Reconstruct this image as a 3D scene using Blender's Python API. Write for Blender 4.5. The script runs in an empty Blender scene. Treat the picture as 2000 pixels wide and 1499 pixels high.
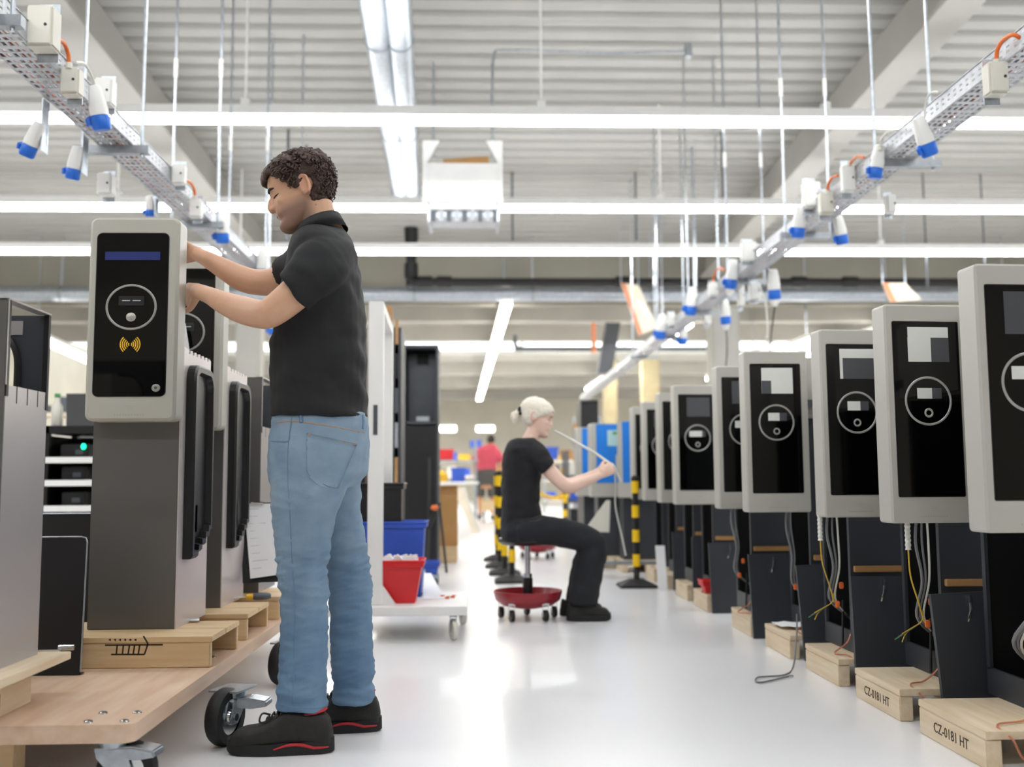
import bpy, bmesh, math, random
from mathutils import Vector, Matrix, noise
from mathutils.bvhtree import BVHTree
V = Vector
R = math.radians
PI = math.pi
random.seed(7)
sc = bpy.context.scene
C = sc.collection

# ------------------------------------------------------------------ camera
FPX, CU, CV = 2000.0, 1000.0, 749.5            # focal length and centre, in pixels of the 2000x1499 frame
PITCH, YAW, ROLL = math.atan(192.1 / 2000), math.atan(69.2 / 2000 * 0.9954), R(0.35)
EYE = V((0, 0, 0.80))
_F = V((math.sin(YAW) * math.cos(PITCH), math.cos(YAW) * math.cos(PITCH), math.sin(PITCH)))
_R0 = V((math.cos(YAW), -math.sin(YAW), 0))
_U0 = _R0.cross(_F)
_R = _R0 * math.cos(ROLL) - _U0 * math.sin(ROLL)
_U = _U0 * math.cos(ROLL) + _R0 * math.sin(ROLL)
camd = bpy.data.cameras.new('camera')
camd.sensor_fit = 'HORIZONTAL'
camd.sensor_width = 36.0
camd.lens = 36.0 * FPX / 2000.0
camd.clip_start, camd.clip_end = 0.05, 200
camd.dof.use_dof = True
camd.dof.focus_distance = 3.35
camd.dof.aperture_fstop = 2.0
cam = bpy.data.objects.new('camera', camd)
C.objects.link(cam)
M = Matrix.Identity(4)
for i in range(3):
    M[i][0], M[i][1], M[i][2], M[i][3] = _R[i], _U[i], -_F[i], EYE[i]
cam.matrix_world = M
sc.camera = cam

def ray(u, v):
    return _F + _R * ((u - CU) / FPX) + _U * ((CV - v) / FPX)
def at(u, v, Y):                                # point seen at (u, v) at depth Y
    d = ray(u, v); return EYE + d * (Y / d.y)
def atz(u, v, z=0.0):                           # point seen at (u, v) at height z
    d = ray(u, v); return EYE + d * ((z - EYE.z) / d.z)
def atx(u, v, X):                               # point seen at (u, v) at lateral position X
    d = ray(u, v); return EYE + d * (X / d.x)

# ------------------------------------------------------------------ world, exposure
w = bpy.data.worlds.new('world'); sc.world = w; w.use_nodes = True
bg = w.node_tree.nodes['Background']
bg.inputs[0].default_value = (0.85, 0.92, 1.0, 1); bg.inputs[1].default_value = 1.0
sc.view_settings.view_transform = 'Standard'
sc.view_settings.look = 'None'
sc.view_settings.gamma = 1.0
sc.view_settings.use_curve_mapping = False
sc.view_settings.exposure = 0.0
LAMP = 28.5                                     # radiance of the fluorescent tubes
sc.cycles.max_bounces = 8
sc.cycles.diffuse_bounces = 5
sc.cycles.glossy_bounces = 4
sc.cycles.transparent_max_bounces = 6
sc.cycles.sample_clamp_indirect = 6.0

# ------------------------------------------------------------------ materials
def lin(h):
    h = h.lstrip('#'); o = []
    for i in (0, 2, 4):
        c = int(h[i:i + 2], 16) / 255
        o.append(c / 12.92 if c <= .04045 else ((c + .055) / 1.055) ** 2.4)
    return (*o, 1)
MATS = {}
def mat(name, hexc, rough=.5, metal=0., var=.06, scale=6., bump=0., bscale=80., stretch=None, spec=.5, coat=0., emit=0., hex2=None, attr=False):
    m = bpy.data.materials.new(name); m.use_nodes = True
    nt = m.node_tree; N = nt.nodes; L = nt.links
    b = N['Principled BSDF']
    b.inputs['Roughness'].default_value = rough
    b.inputs['Metallic'].default_value = metal
    b.inputs['Specular IOR Level'].default_value = spec
    b.inputs['Coat Weight'].default_value = coat
    c = lin(hexc)
    tc = N.new('ShaderNodeTexCoord'); mp = N.new('ShaderNodeMapping')
    L.new(tc.outputs['Object'], mp.inputs[0])
    if stretch: mp.inputs['Scale'].default_value = stretch
    nz = N.new('ShaderNodeTexNoise'); nz.inputs['Scale'].default_value = scale; nz.inputs['Detail'].default_value = 4
    L.new(mp.outputs[0], nz.inputs['Vector'])
    rp = N.new('ShaderNodeValToRGB')
    rp.color_ramp.elements[0].position = .3; rp.color_ramp.elements[1].position = .7
    d2 = lin(hex2) if hex2 else tuple(x * (1 - 2 * var) for x in c[:3]) + (1,)
    rp.color_ramp.elements[0].color = d2
    rp.color_ramp.elements[1].color = c if hex2 else tuple(min(1, x * (1 + var)) for x in c[:3]) + (1,)
    L.new(nz.outputs['Fac'], rp.inputs[0])
    out = rp.outputs[0]
    if attr:
        a = N.new('ShaderNodeVertexColor'); a.layer_name = 'tint'
        mx = N.new('ShaderNodeMix'); mx.data_type = 'RGBA'; mx.blend_type = 'MULTIPLY'; mx.inputs[0].default_value = 1
        L.new(out, mx.inputs[6]); L.new(a.outputs[0], mx.inputs[7]); out = mx.outputs[2]
    L.new(out, b.inputs['Base Color'])
    if bump:
        n2 = N.new('ShaderNodeTexNoise'); n2.inputs['Scale'].default_value = bscale; n2.inputs['Detail'].default_value = 3
        L.new(mp.outputs[0], n2.inputs['Vector'])
        bp = N.new('ShaderNodeBump'); bp.inputs['Strength'].default_value = bump; bp.inputs['Distance'].default_value = .01
        L.new(n2.outputs['Fac'], bp.inputs['Height']); L.new(bp.outputs[0], b.inputs['Normal'])
    if emit:
        b.inputs['Emission Color'].default_value = c; b.inputs['Emission Strength'].default_value = emit
    MATS[name] = m
    return m
mat('floor', '#eaeaec', .29, var=.012, scale=.7, spec=.5, coat=.15)
mat('roof', '#a8a7a2', .6, var=.03, scale=1.5)
mat('beam', '#a5a39c', .6, var=.03, scale=2)
mat('wall', '#b9b4a6', .8, var=.04, scale=1.2)
mat('lintel', '#8b877c', .8, var=.05, scale=1.2)
mat('white', '#eeeeec', .4, var=.02)
mat('lampbody', '#e8e8e6', .45, var=.02)
mat('tube', '#fdfeff', .5, var=0, emit=LAMP)
mat('tube_far', '#fffaf0', .5, var=0, emit=29)
mat('wall_far', '#d8d4c8', .8, var=.03, scale=1.2)
mat('skylight', '#f4faff', .5, var=0, emit=1.7)
mat('galv', '#b9c0c8', .34, .85, var=.10, scale=30)
mat('tray', '#b9bcc0', .42, .45, var=.08, scale=30)
mat('galv_dull', '#a3a8ad', .5, .7, var=.10, scale=20)
mat('chrome', '#d5d8da', .18, 1., var=.02)
mat('cover', '#b4b2aa', .42, var=.012, scale=3)
mat('cover_left', '#b2b0a6', .42, var=.012, scale=3)
mat('glass', '#050505', .06, spec=.5, var=0)
mat('ringgrey', '#a8a8a4', .35, .3)
mat('film', '#d9dad6', .35, var=.02)
mat('film_dark', '#4a4b50', .3, var=.02)
mat('display', '#2a2b2e', .25)
mat('displaytext', '#c9ccd0', .4)
mat('bluestrip', '#2b3878', .25, hex2='#252f66')
mat('yellow', '#e6b422', .5)
mat('lock', '#bdbab2', .35, .5)
mat('emblem', '#a9a79c', .5)
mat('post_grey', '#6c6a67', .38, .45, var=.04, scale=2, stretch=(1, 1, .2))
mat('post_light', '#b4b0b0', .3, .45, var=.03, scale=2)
mat('post_lit_side', '#cfc7c6', .33, .3, var=.03, scale=2)  # pale pinkish reflection on the posts' lit side put into the colour
mat('anthracite', '#3c3f45', .45, .25, var=.05, scale=3)
mat('blackmetal', '#17171a', .4, .1, var=.05)
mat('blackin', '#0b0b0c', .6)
mat('blackplastic', '#141416', .35, var=.05)
mat('rubber', '#151516', .6, bump=.1)
mat('pine', '#dcc49c', .55, scale=3, hex2='#cfae82', stretch=(1.2, 14, 14), bump=.08, bscale=30)
mat('pine_y', '#e0d0b6', .55, scale=3, hex2='#d3bd9d', stretch=(14, 1.2, 14), bump=.08, bscale=30)
mat('batten', '#b48a58', .55, scale=3, hex2='#a27a49', stretch=(1.5, 12, 12))
mat('deck', '#d9c0a9', .45, scale=2.6, hex2='#c9a88d', stretch=(9, 1.1, 9), bump=.05, bscale=20)
mat('stamp', '#3a2c1c', .8)
mat('cardboard', '#b98d58', .8, var=.06)
mat('orange', '#e0702c', .5)
mat('orange_pale', '#e08a62', .5)
mat('copper', '#c07c5e', .45, .3)
mat('plastic', '#d6d3c8', .45, var=.02)
mat('plastic_w', '#e9e9e6', .45, var=.02)
mat('ceeblue', '#1c68d0', .4, var=.05)
mat('cable_w', '#dcdcd6', .5)
mat('cable_g', '#77797c', .5)
mat('cable_k', '#18181a', .5)
mat('cable_y', '#c9a52c', .5)
mat('cable_r', '#c6604c', .5)
mat('red', '#d6242a', .4, var=.06)
mat('darkred', '#9c1528', .35, var=.06, coat=.2)
mat('blue', '#2f57c0', .45, var=.06)
mat('blueface', '#1077d6', .4, var=.02)
mat('screen_g', '#a9cdd0', .3)
mat('green', '#3f8f52', .5)
mat('paper', '#f2f2f4', .7, var=.01)
mat('paper_line', '#a9aeb4', .7)
mat('cream', '#e9ddc6', .6)
mat('tan', '#a89c7c', .7)
mat('steel_d', '#585c62', .45, .4, var=.05)
mat('skin', '#cfa284', .5, var=.03, scale=14, bump=.04, bscale=120, attr=True)
mat('skin_w', '#e8c5b3', .5, var=.03, scale=14, attr=True)
mat('skin_far', '#b98462', .6)
mat('brow', '#2a1a12', .8)
mat('hair', '#4c342a', .48, scale=70, hex2='#2a1913', bump=.5, bscale=140)
mat('hair_w', '#f0eadf', .42, scale=40, hex2='#e2d8c4', stretch=(1, 6, 6), bump=.3, bscale=60)
mat('hair_k', '#1a1614', .7)
mat('shirt', '#17181b', .8, scale=20, hex2='#111215', bump=.12, bscale=300)
mat('shirt_w', '#1a1b20', .85, scale=20, hex2='#141519', bump=.12, bscale=300)
mat('button', '#2a2a2c', .4)
mat('denim', '#8a9fb0', .85, scale=9, hex2='#7089a0', bump=.25, bscale=420, attr=True)
mat('denim_low', '#5b80a6', .85, scale=9, hex2='#476c93', bump=.25, bscale=420)
mat('stitch', '#66829c', .85)
mat('stitch_o', '#b48a62', .8)
mat('trousers', '#1e2026', .85, scale=14, hex2='#17191e', bump=.15, bscale=200)
mat('shoe', '#22211f', .7, scale=30, hex2='#191817', bump=.12, bscale=200)
mat('sole', '#191a1b', .7)
mat('shoered', '#b0242a', .6)
mat('redshirt', '#bb4759', .8, var=.05)
mat('shorts', '#4b4a48', .85)
mat('hazel', '#f0c400', .5, var=.03)
mat('led', '#10d090', .5, emit=4, var=0)

# wood with layered edge (plywood-like deck) and banded denim get their look from the noise above

# ------------------------------------------------------------------ mesh helpers
def box(bm, x0, x1, y0, y1, z0, z1, mtx=None):
    vs = [bm.verts.new((x, y, z)) for x in (x0, x1) for y in (y0, y1) for z in (z0, z1)]
    for f in ((0, 1, 3, 2), (4, 6, 7, 5), (0, 4, 5, 1), (2, 3, 7, 6), (0, 2, 6, 4), (1, 5, 7, 3)):
        bm.faces.new([vs[i] for i in f])
    if mtx is not None: bmesh.ops.transform(bm, matrix=mtx, verts=vs)
    return vs
def loft(bm, rings, cap=True):
    rv = [[bm.verts.new(p) for p in r] for r in rings]
    n = len(rings[0])
    for a, b in zip(rv, rv[1:]):
        for i in range(n):
            j = (i + 1) % n
            bm.faces.new((a[i], a[j], b[j], b[i]))
    if cap:
        bm.faces.new(rv[0][::-1]); bm.faces.new(rv[-1])
    return rv
def frame_of(t, ref=None):
    t = t.normalized()
    ref = ref or (V((0, 0, 1)) if abs(t.z) < .9 else V((1, 0, 0)))
    u = (ref - t * ref.dot(t)); u = u.normalized() if u.length > 1e-6 else t.orthogonal().normalized()
    return u, t.cross(u)
def tube(bm, pts, r, n=8, cap=True):
    pts = [V(p) for p in pts]; rings = []; u = None
    for i, p in enumerate(pts):
        t = (pts[min(i + 1, len(pts) - 1)] - pts[max(i - 1, 0)])
        if t.length < 1e-9: t = V((0, 0, 1))
        u, v = frame_of(t, u)
        rr = r[i] if isinstance(r, (list, tuple)) else r
        rings.append([p + u * (rr * math.cos(2 * PI * k / n)) + v * (rr * math.sin(2 * PI * k / n)) for k in range(n)])
    return loft(bm, rings, cap)
def crom(pts, sub=4):                           # Catmull-Rom through tuples of floats / vectors
    P = [V(p) for p in pts]; out = []
    for i in range(len(P) - 1):
        a, b, c, d = P[max(i - 1, 0)], P[i], P[i + 1], P[min(i + 2, len(P) - 1)]
        for k in range(sub):
            t = k / sub
            out.append(.5 * ((2 * b) + (c - a) * t + (2 * a - 5 * b + 4 * c - d) * t * t + (3 * b - a - 3 * c + d) * t ** 3))
    out.append(P[-1]); return out
def cromf(rows, sub=4):                         # the same for plain number rows
    out = []
    for i in range(len(rows) - 1):
        a, b, c, d = rows[max(i - 1, 0)], rows[i], rows[i + 1], rows[min(i + 2, len(rows) - 1)]
        for k in range(sub):
            t = k / sub
            out.append([.5 * (2 * B + (Cc - A) * t + (2 * A - 5 * B + 4 * Cc - D) * t * t + (3 * B - A - 3 * Cc + D) * t ** 3) for A, B, Cc, D in zip(a, b, c, d)])
    out.append(list(rows[-1])); return out
def wire(bm, pts, r=.004, sub=6, n=6): return tube(bm, crom(pts, sub), r, n)
def limb(bm, pts, n=16, sub=4, ref=None):       # pts: (position, ra, rb)
    rows = cromf([[*p, a, b] for p, a, b in pts], sub)
    P = [V(r[:3]) for r in rows]; rings = []; u = ref
    for i, r in enumerate(rows):
        t = P[min(i + 1, len(P) - 1)] - P[max(i - 1, 0)]
        u, v = frame_of(t, ref if ref is not None else u)
        rings.append([P[i] + u * (r[3] * math.cos(2 * PI * k / n)) + v * (r[4] * math.sin(2 * PI * k / n)) for k in range(n)])
    return loft(bm, rings)
def lathe(bm, prof, c, axis=(0, 0, 1), n=24, cap=True):   # prof: (radius, distance along axis)
    ax = V(axis).normalized(); u, v = frame_of(ax); c = V(c)
    rings = [[c + ax * h + u * (r * math.cos(2 * PI * k / n)) + v * (r * math.sin(2 * PI * k / n)) for k in range(n)] for r, h in prof]
    return loft(bm, rings, cap)
def ellips(bm, c, ax, ay, az, seg=12, rings=8):
    c, ax, ay, az = V(c), V(ax), V(ay), V(az); rs = []
    for i in range(1, rings):
        th = PI * i / rings
        rs.append([c + az * math.cos(th) + (ax * math.cos(2 * PI * k / seg) + ay * math.sin(2 * PI * k / seg)) * math.sin(th) for k in range(seg)])
    loft(bm, rs)
def rrect(w, h, r, n=5):                        # rounded rectangle in (x, z), centred on x, from z=0
    r = max(r, 1e-4); P = []
    for cx, cz, a0 in ((w / 2 - r, r, -90), (w / 2 - r, h - r, 0), (-w / 2 + r, h - r, 90), (-w / 2 + r, r, 180)):
        for k in range(n + 1):
            a = R(a0 + 90 * k / n); P.append((cx + r * math.cos(a), cz + r * math.sin(a)))
    return P
def plate(bm, w, h, r, y0, y1, ox=0, oz=0, n=5, cham=0):   # rounded plate standing in the x-z plane
    rings = []
    if cham:
        P = rrect(w - 2 * cham, h - 2 * cham, max(r - cham, .001), n); rings.append([V((x + ox, y0, z + oz + cham)) for x, z in P])
        P = rrect(w, h, r, n); rings.append([V((x + ox, y0 + cham, z + oz)) for x, z in P])
    else:
        P = rrect(w, h, r, n); rings.append([V((x + ox, y0, z + oz)) for x, z in P])
    rings.append([V((x + ox, y1, z + oz)) for x, z in P])
    return loft(bm, rings)
def torus(bm, c, R0, r, axis=(0, 1, 0), n=40, m=8, sq=1.):
    ax = V(axis).normalized(); u, v = frame_of(ax); c = V(c); rv = []
    for k in range(n):
        d = u * math.cos(2 * PI * k / n) + v * math.sin(2 * PI * k / n)
        rv.append([bm.verts.new(c + d * (R0 + r * math.cos(2 * PI * j / m)) + ax * (r * sq * math.sin(2 * PI * j / m))) for j in range(m)])
    for k in range(n):
        for j in range(m):
            bm.faces.new((rv[k][j], rv[(k + 1) % n][j], rv[(k + 1) % n][(j + 1) % m], rv[k][(j + 1) % m]))
def openbox(bm, x0, x1, y0, y1, z0, z1, t=.012, tap=.02, rim=.012):
    def rg(d, z): return [V((x0 + d, y0 + d, z)), V((x1 - d, y0 + d, z)), V((x1 - d, y1 - d, z)), V((x0 + d, y1 - d, z))]
    loft(bm, [rg(tap, z0), rg(rim, z1 - .03), rg(0, z1 - .028), rg(0, z1), rg(rim + t, z1), rg(tap + t, z0 + t)])
def bevel(bm, off=.004, seg=2):
    bmesh.ops.bevel(bm, geom=[e for e in bm.edges], offset=off, segments=seg, affect='EDGES', clamp_overlap=True)

WM = {}                                         # world location of every Empty root
def obj(name, bm, m, parent=None, smooth=False, local=False, bev=0):
    if isinstance(bm, bpy.types.Mesh): me = bm
    else:
        if bev: bevel(bm, bev)
        bmesh.ops.recalc_face_normals(bm, faces=bm.faces)
        me = bpy.data.meshes.new(name); bm.to_mesh(me); bm.free()
    if not me.materials: me.materials.append(MATS[m] if isinstance(m, str) else m)
    o = bpy.data.objects.new(name, me); C.objects.link(o)
    if parent is not None:
        o.parent = parent
        if not local and parent in WM: o.matrix_parent_inverse = Matrix.Translation(-WM[parent])
    if smooth:
        me.polygons.foreach_set('use_smooth', [True] * len(me.polygons))
        if smooth != 'full':
            try: me.set_sharp_from_angle(angle=R(40))
            except Exception: pass
    return o
def tag(o, label, cat, group=None, kind=None):
    o['label'] = label; o['category'] = cat
    if group: o['group'] = group
    if kind: o['kind'] = kind
    return o
def thing(name, label, cat, loc=(0, 0, 0), rz=0, group=None):
    o = bpy.data.objects.new(name, None); C.objects.link(o)
    o.location = loc; o.rotation_euler = (0, 0, rz); o.empty_display_size = .1
    WM[o] = V(loc)
    return tag(o, label, cat, group)
def struct(name, bm, m, label=None, smooth=False):
    o = obj(name, bm, m, smooth=smooth); o['kind'] = 'structure'
    if label: o['label'] = label
    return o
def part(name, m, parent, fn, smooth=False, local=False, bev=0):
    bm = bmesh.new(); fn(bm); return obj(name, bm, m, parent, smooth, local, bev)
def boxes(name, m, parent, lst, bev=0, local=False):
    bm = bmesh.new()
    for b in lst: box(bm, *b)
    return obj(name, bm, m, parent, local=local, bev=bev)
def copy_tree(o, parent=None):
    c = o.copy(); C.objects.link(c); c.parent = parent
    for ch in list(o.children): copy_tree(ch, c)
    return c
def text(name, s, size, m, parent, mtx, ext=.0004):
    cu = bpy.data.curves.new(name, 'FONT'); cu.body = s; cu.size = size; cu.extrude = ext; cu.align_x = 'CENTER'; cu.align_y = 'CENTER'
    cu.resolution_u = 2
    tmp = bpy.data.objects.new('t', cu); C.objects.link(tmp)
    me = bpy.data.meshes.new_from_object(tmp.evaluated_get(bpy.context.evaluated_depsgraph_get())); bpy.data.objects.remove(tmp)
    me.materials.clear(); me.materials.append(MATS[m])
    o = bpy.data.objects.new(name, me); C.objects.link(o); o.parent = parent
    if parent in WM: o.matrix_parent_inverse = Matrix.Translation(-WM[parent])
    o.matrix_basis = mtx
    return o
def remesh(bm, voxel, it=4, fac=.5):
    me = bpy.data.meshes.new('t'); bmesh.ops.recalc_face_normals(bm, faces=bm.faces); bm.to_mesh(me); bm.free()
    o = bpy.data.objects.new('t', me); C.objects.link(o)
    a = o.modifiers.new('r', 'REMESH'); a.mode = 'VOXEL'; a.voxel_size = voxel
    if it:
        s = o.modifiers.new('s', 'SMOOTH'); s.factor = fac; s.iterations = it
    dg = bpy.context.evaluated_depsgraph_get()
    r = bpy.data.meshes.new_from_object(o.evaluated_get(dg))
    bpy.data.objects.remove(o); bpy.data.meshes.remove(me)
    return r
def displace(me, fn):                           # fn(co, no) -> offset along the normal
    nos = [v.normal.copy() for v in me.vertices]
    for v, n in zip(me.vertices, nos): v.co = v.co + n * fn(v.co, n)
    me.update()
def tint(me, fn):
    a = me.color_attributes.new('tint', 'FLOAT_COLOR', 'POINT')
    for i, v in enumerate(me.vertices): a.data[i].color = (*fn(v.co), 1)
ORD = ['first', 'second', 'third', 'fourth', 'fifth', 'sixth', 'seventh', 'eighth', 'ninth', 'tenth', 'eleventh', 'twelfth', 'thirteenth', 'fourteenth']

# ================================================================== the hall
XL, XR, YB, YE, YL = -11.0, 13.0, -9.0, 46.0, 18.0
def roofz(y): return 5.75 - .045 * y
bm = bmesh.new(); box(bm, XL, XR, YB, YE, -.1, 0); struct('floor', bm, 'floor', 'glossy pale grey factory floor')
bm = bmesh.new(); rows = []
y = YB; prof = ((0, .0), (.17, .0), (.20, .07), (.27, .07), (.30, 0))
while y < YL:
    for dy, dz in prof[:-1]: rows.append((y + dy, roofz(y + dy) + dz))
    y += .30
vs = [(bm.verts.new((XL, a, b)), bm.verts.new((XR, a, b))) for a, b in rows]
for a, b in zip(vs, vs[1:]): bm.faces.new((a[0], a[1], b[1], b[0]))
ceil = struct('ceiling', bm, 'roof', 'pale corrugated metal roof deck')
bm = bmesh.new(); box(bm, XL, XR, YB, YL, 6.35, 6.4); struct('ceiling_upper', bm, 'roof')
# second bay beyond the lintel, with a strip of skylight
Z2 = 4.5
bm = bmesh.new()
for a, b in ((YL + .3, 25.4), (29.6, YE)): box(bm, XL, XR, a, b, Z2, Z2 + .1)
struct('ceiling_far', bm, 'beam', 'grey roof of the far bay')
bm = bmesh.new(); box(bm, XL, XR, 25.4, 29.6, Z2 + .12, Z2 + .16); struct('window_1', bm, 'skylight', 'bright skylight band across the far bay roof')
bm = bmesh.new()
for k in range(7): box(bm, -9 + k * 3.4, -8.94 + k * 3.4, 25.4, 29.6, Z2 + .02, Z2 + .10)
struct('trim_1', bm, 'beam', 'glazing bars under the skylight band')
bm = bmesh.new(); box(bm, XL, XR, YL, YL + .3, 3.95, 6.35); struct('wall_lintel', bm, 'lintel', 'upper wall above the opening into the far bay')
bm = bmesh.new(); box(bm, XL, XR, YE, YE + .1, 0, Z2 + .2); struct('wall_far', bm, 'wall_far', 'pale beige end wall of the far bay')
bm = bmesh.new(); box(bm, XL - .1, XL, YB, YE, 0, 6.4); struct('wall_left', bm, 'wall', 'pale side wall behind the left work area')
bm = bmesh.new(); box(bm, XR, XR + .1, YB, YE, 0, 6.4); struct('wall_right', bm, 'wall', 'pale side wall behind the charger row')
bm = bmesh.new(); box(bm, XL, XR, YB - .1, YB, 0, 6.4); struct('wall_rear', bm, 'wall')
for i, yy in enumerate((21.0, 24.0, 31.5, 36.0, 41.0)):
    bm = bmesh.new(); box(bm, XL, XR, yy, yy + .22, Z2 - .38, Z2 - .001); struct('trim_%d' % (i + 2), bm, 'beam', 'grey cross beam under the far roof')

# roof girders: flange + web, running away from the camera and falling with the roof
def girder(label, x, wd, y0, y1):
    t = thing('roof_girder', label, 'roof beam', (x, y0, roofz(y0) - .45), group='roof girders')
    def sweep(bm, a0, a1, za, zb):
        def rg(y): return [V((x + a0, y, roofz(y) + za)), V((x + a1, y, roofz(y) + za)), V((x + a1, y, roofz(y) + zb)), V((x + a0, y, roofz(y) + zb))]
        loft(bm, [rg(y0), rg(y1)])
    part('bottom_flange', 'beam', t, lambda b: sweep(b, -wd / 2, wd / 2, -.55, -.50))
    part('web', 'beam', t, lambda b: sweep(b, -.05, .05, -.50, -.01))
    return t
girder('pale roof girder passing above the wooden cart side of the hall', -3.6, .34, -2, YL - .02)
girder('pale roof girder passing above the row of open chargers', 4.15, .34, -2, YL - .02)

# strip lights: rows across the hall
def light_row(label, y, z, x0, x1, seen=True, hgt=.11, rods=()):
    t = thing('strip_light', label, 'ceiling light', (0, y, z), group='strip lights across the hall')
    boxes('housing', 'lampbody', t, [(x0, x1, y - .05, y + .05, z, z + hgt * .75)])
    seg = 1.5; x = x0
    while x < x1 - .1:
        boxes('lamp_diffuser', 'tube', t, [(x + .006, min(x + seg, x1) - .006, y - .047, y + .047, z - .062, z - .001)])
        x += seg
    for rx in rods:
        part('hanger_rod', 'white', t, lambda b: tube(b, [(rx, y, z + .04), (rx, y, roofz(y))], .012, 6))
        part('hanger_cap', 'white', t, lambda b: box(b, rx - .035, rx + .035, y - .04, y + .04, z + hgt * .75, z + hgt * .75 + .06))
ZL = 4.0
def yfor(v, z):
    p = atz(1000, v, z); return p.y
Y1, Y2, Y3 = yfor(229, ZL), yfor(402, ZL), yfor(488, ZL)
light_row('bright strip light row highest in view, crossing above the hanging heater', Y1, ZL, XL + 2, XR - 2, rods=[at(480, 200, Y1).x, at(1057, 200, Y1).x, at(1612, 205, Y1).x])
light_row('bright strip light row passing just behind the hanging heater', Y2, ZL, XL + 2, XR - 2, rods=[at(230, 380, Y2).x, at(1290, 380, Y2).x])
light_row('bright strip light row running just above the silver duct', Y3, ZL, XL + 2, XR - 2, rods=[at(470, 470, Y3).x, at(1720, 470, Y3).x])
for i, yy in enumerate((Y1 - 3, Y1 - 6, Y1 - 9)):
    light_row('strip light row overhead, %s one nearer than the view' % ORD[i], yy, ZL, XL + 2, XR - 2)
# strip lights of the far bay, running away from the camera
def far_light(label, p0, p1, z):
    a, b = atz(*p0, z), atz(*p1, z)
    t = thing('far_strip_light', label, 'ceiling light', (a.x, a.y, z), group='strip lights in the far bay')
    n = 6
    for k in range(n):
        q0, q1 = a.lerp(b, k / n), a.lerp(b, (k + .97) / n)
        s = V((.08, 0, 0))
        part('lamp_diffuser', 'tube_far', t, lambda bm: loft(bm, [[q0 - s, q0 + s, q0 + s + V((0, 0, .06)), q0 - s + V((0, 0, .06))], [q1 - s, q1 + s, q1 + s + V((0, 0, .06)), q1 - s + V((0, 0, .06))]]))
    d = V((.09, 0, 0)); up = V((0, 0, .07)); u2 = V((0, 0, .14))
    for q in (a.lerp(b, .05), a.lerp(b, .5), a.lerp(b, .95)): part('hanger_rod', 'galv', t, lambda bm: tube(bm, [q + up, V((q.x, q.y, (Z2 if q.y > YL else roofz(q.y)))) ], .012, 5))
    part('housing', 'lampbody', t, lambda bm: loft(bm, [[a - d + up, a + d + up, a + d + u2, a - d + u2], [b - d + up, b + d + up, b + d + u2, b - d + u2]]))
far_light('slanting bright strip light above the red-shirted worker', (990, 597), (936, 783), 3.75)
far_light('short slanting strip light row above the blue chargers', (1345, 637), (1148, 763), 3.75)
far_light('slanting strip light seen between the cart chargers', (60, 658), (250, 742), 3.2)
far_light('slanting strip light peeking over the charger tops', (1590, 668), (1385, 744), 3.2)
def added_bay_light(label, x, ya, yb, z):  # added lamps, mostly hidden, that brighten the far bay
    t = thing('far_strip_light', label, 'ceiling light', (x, ya, z), group='strip lights in the far bay')
    y = ya
    while y < yb:
        boxes('lamp_diffuser', 'tube_far', t, [(x - .11, x + .11, y + .02, y + 3.98, z, z + .06)]); y += 4
    boxes('housing', 'lampbody', t, [(x - .13, x + .13, ya, yb, z + .061, z + .14)])
    for y in (ya + 1, (ya + yb) / 2, yb - 1): part('hanger_rod', 'galv', t, lambda bm: tube(bm, [(x, y, z + .14), (x, y, Z2)], .012, 5))
added_bay_light('added strip light of the far bay hidden behind the standing worker', -3.3, 19.5, 43.5, 3.9)
added_bay_light('added strip light of the far bay above the first open charger tops', 8.5, 19.5, 43.5, 3.9)
for (u, v) in ((873, 838), (948, 838)):
    p = at(u, v, 44.0)
    t = thing('wall_lamp', 'small white lamp on the far wall, %s' % ('beside the tall dark cabinet' if u < 900 else 'under the slanting strip light'), 'lamp', p)
    boxes('diffuser', 'tube_far', t, [(p.x - .35, p.x + .35, p.y - .05, p.y, p.z - .1, p.z + .1)])
    boxes('housing', 'lampbody', t, [(p.x - .4, p.x + .4, p.y, p.y + .08, p.z - .14, p.z + .14)])

# hanging heater
hy = (Y1 + Y2) / 2 + .2
a, b = at(826, 300, hy), at(982, 408, hy)
t = thing('hanging_heater', 'white box heater hanging below the roof between the strip lights', 'heater', ((a.x + b.x) / 2, hy, b.z))
wx = b.x - a.x
def hz(v): return at(900, v, hy).z
boxes('casing', 'white', t, [(a.x + .03, b.x - .03, hy, hy + .6, hz(395), hz(318))], bev=.012)
boxes('lower_tray', 'white', t, [(a.x + .06, b.x - .06, hy + .02, hy + .58, hz(408), hz(396))], bev=.006)
for k in range(9):
    x = a.x + .08 + k * (wx - .18) / 8
    boxes('louvre', 'galv_dull' if k % 2 else 'steel_d', t, [(x, x + .055, hy + .03, hy + .06, hz(431), hz(409))])
boxes('louvre_frame', 'galv', t, [(a.x + .05, a.x + .075, hy + .01, hy + .56, hz(432), hz(408)), (b.x - .06, b.x - .035, hy + .01, hy + .56, hz(432), hz(408)), (a.x + .05, b.x - .05, hy + .08, hy + .55, hz(420), hz(410))])
for s, xe in ((1, a.x), (-1, b.x)):
    def br(bm, s=s, xe=xe):
        P = [(xe, hz(276)), (xe + s * .17, hz(276)), (xe + s * .05, hz(318)), (xe + s * .04, hz(400)), (xe, hz(400))]
        loft(bm, [[V((x, hy - .02, z)) for x, z in P], [V((x, hy, z)) for x, z in P]])
    part('bracket', 'white', t, br)
    xr = xe + s * .10
    part('hanger_rod', 'galv', t, lambda bm: tube(bm, [(xr, hy + .2, hz(300)), (xr, hy + .2, roofz(hy))], .012, 6))
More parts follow.
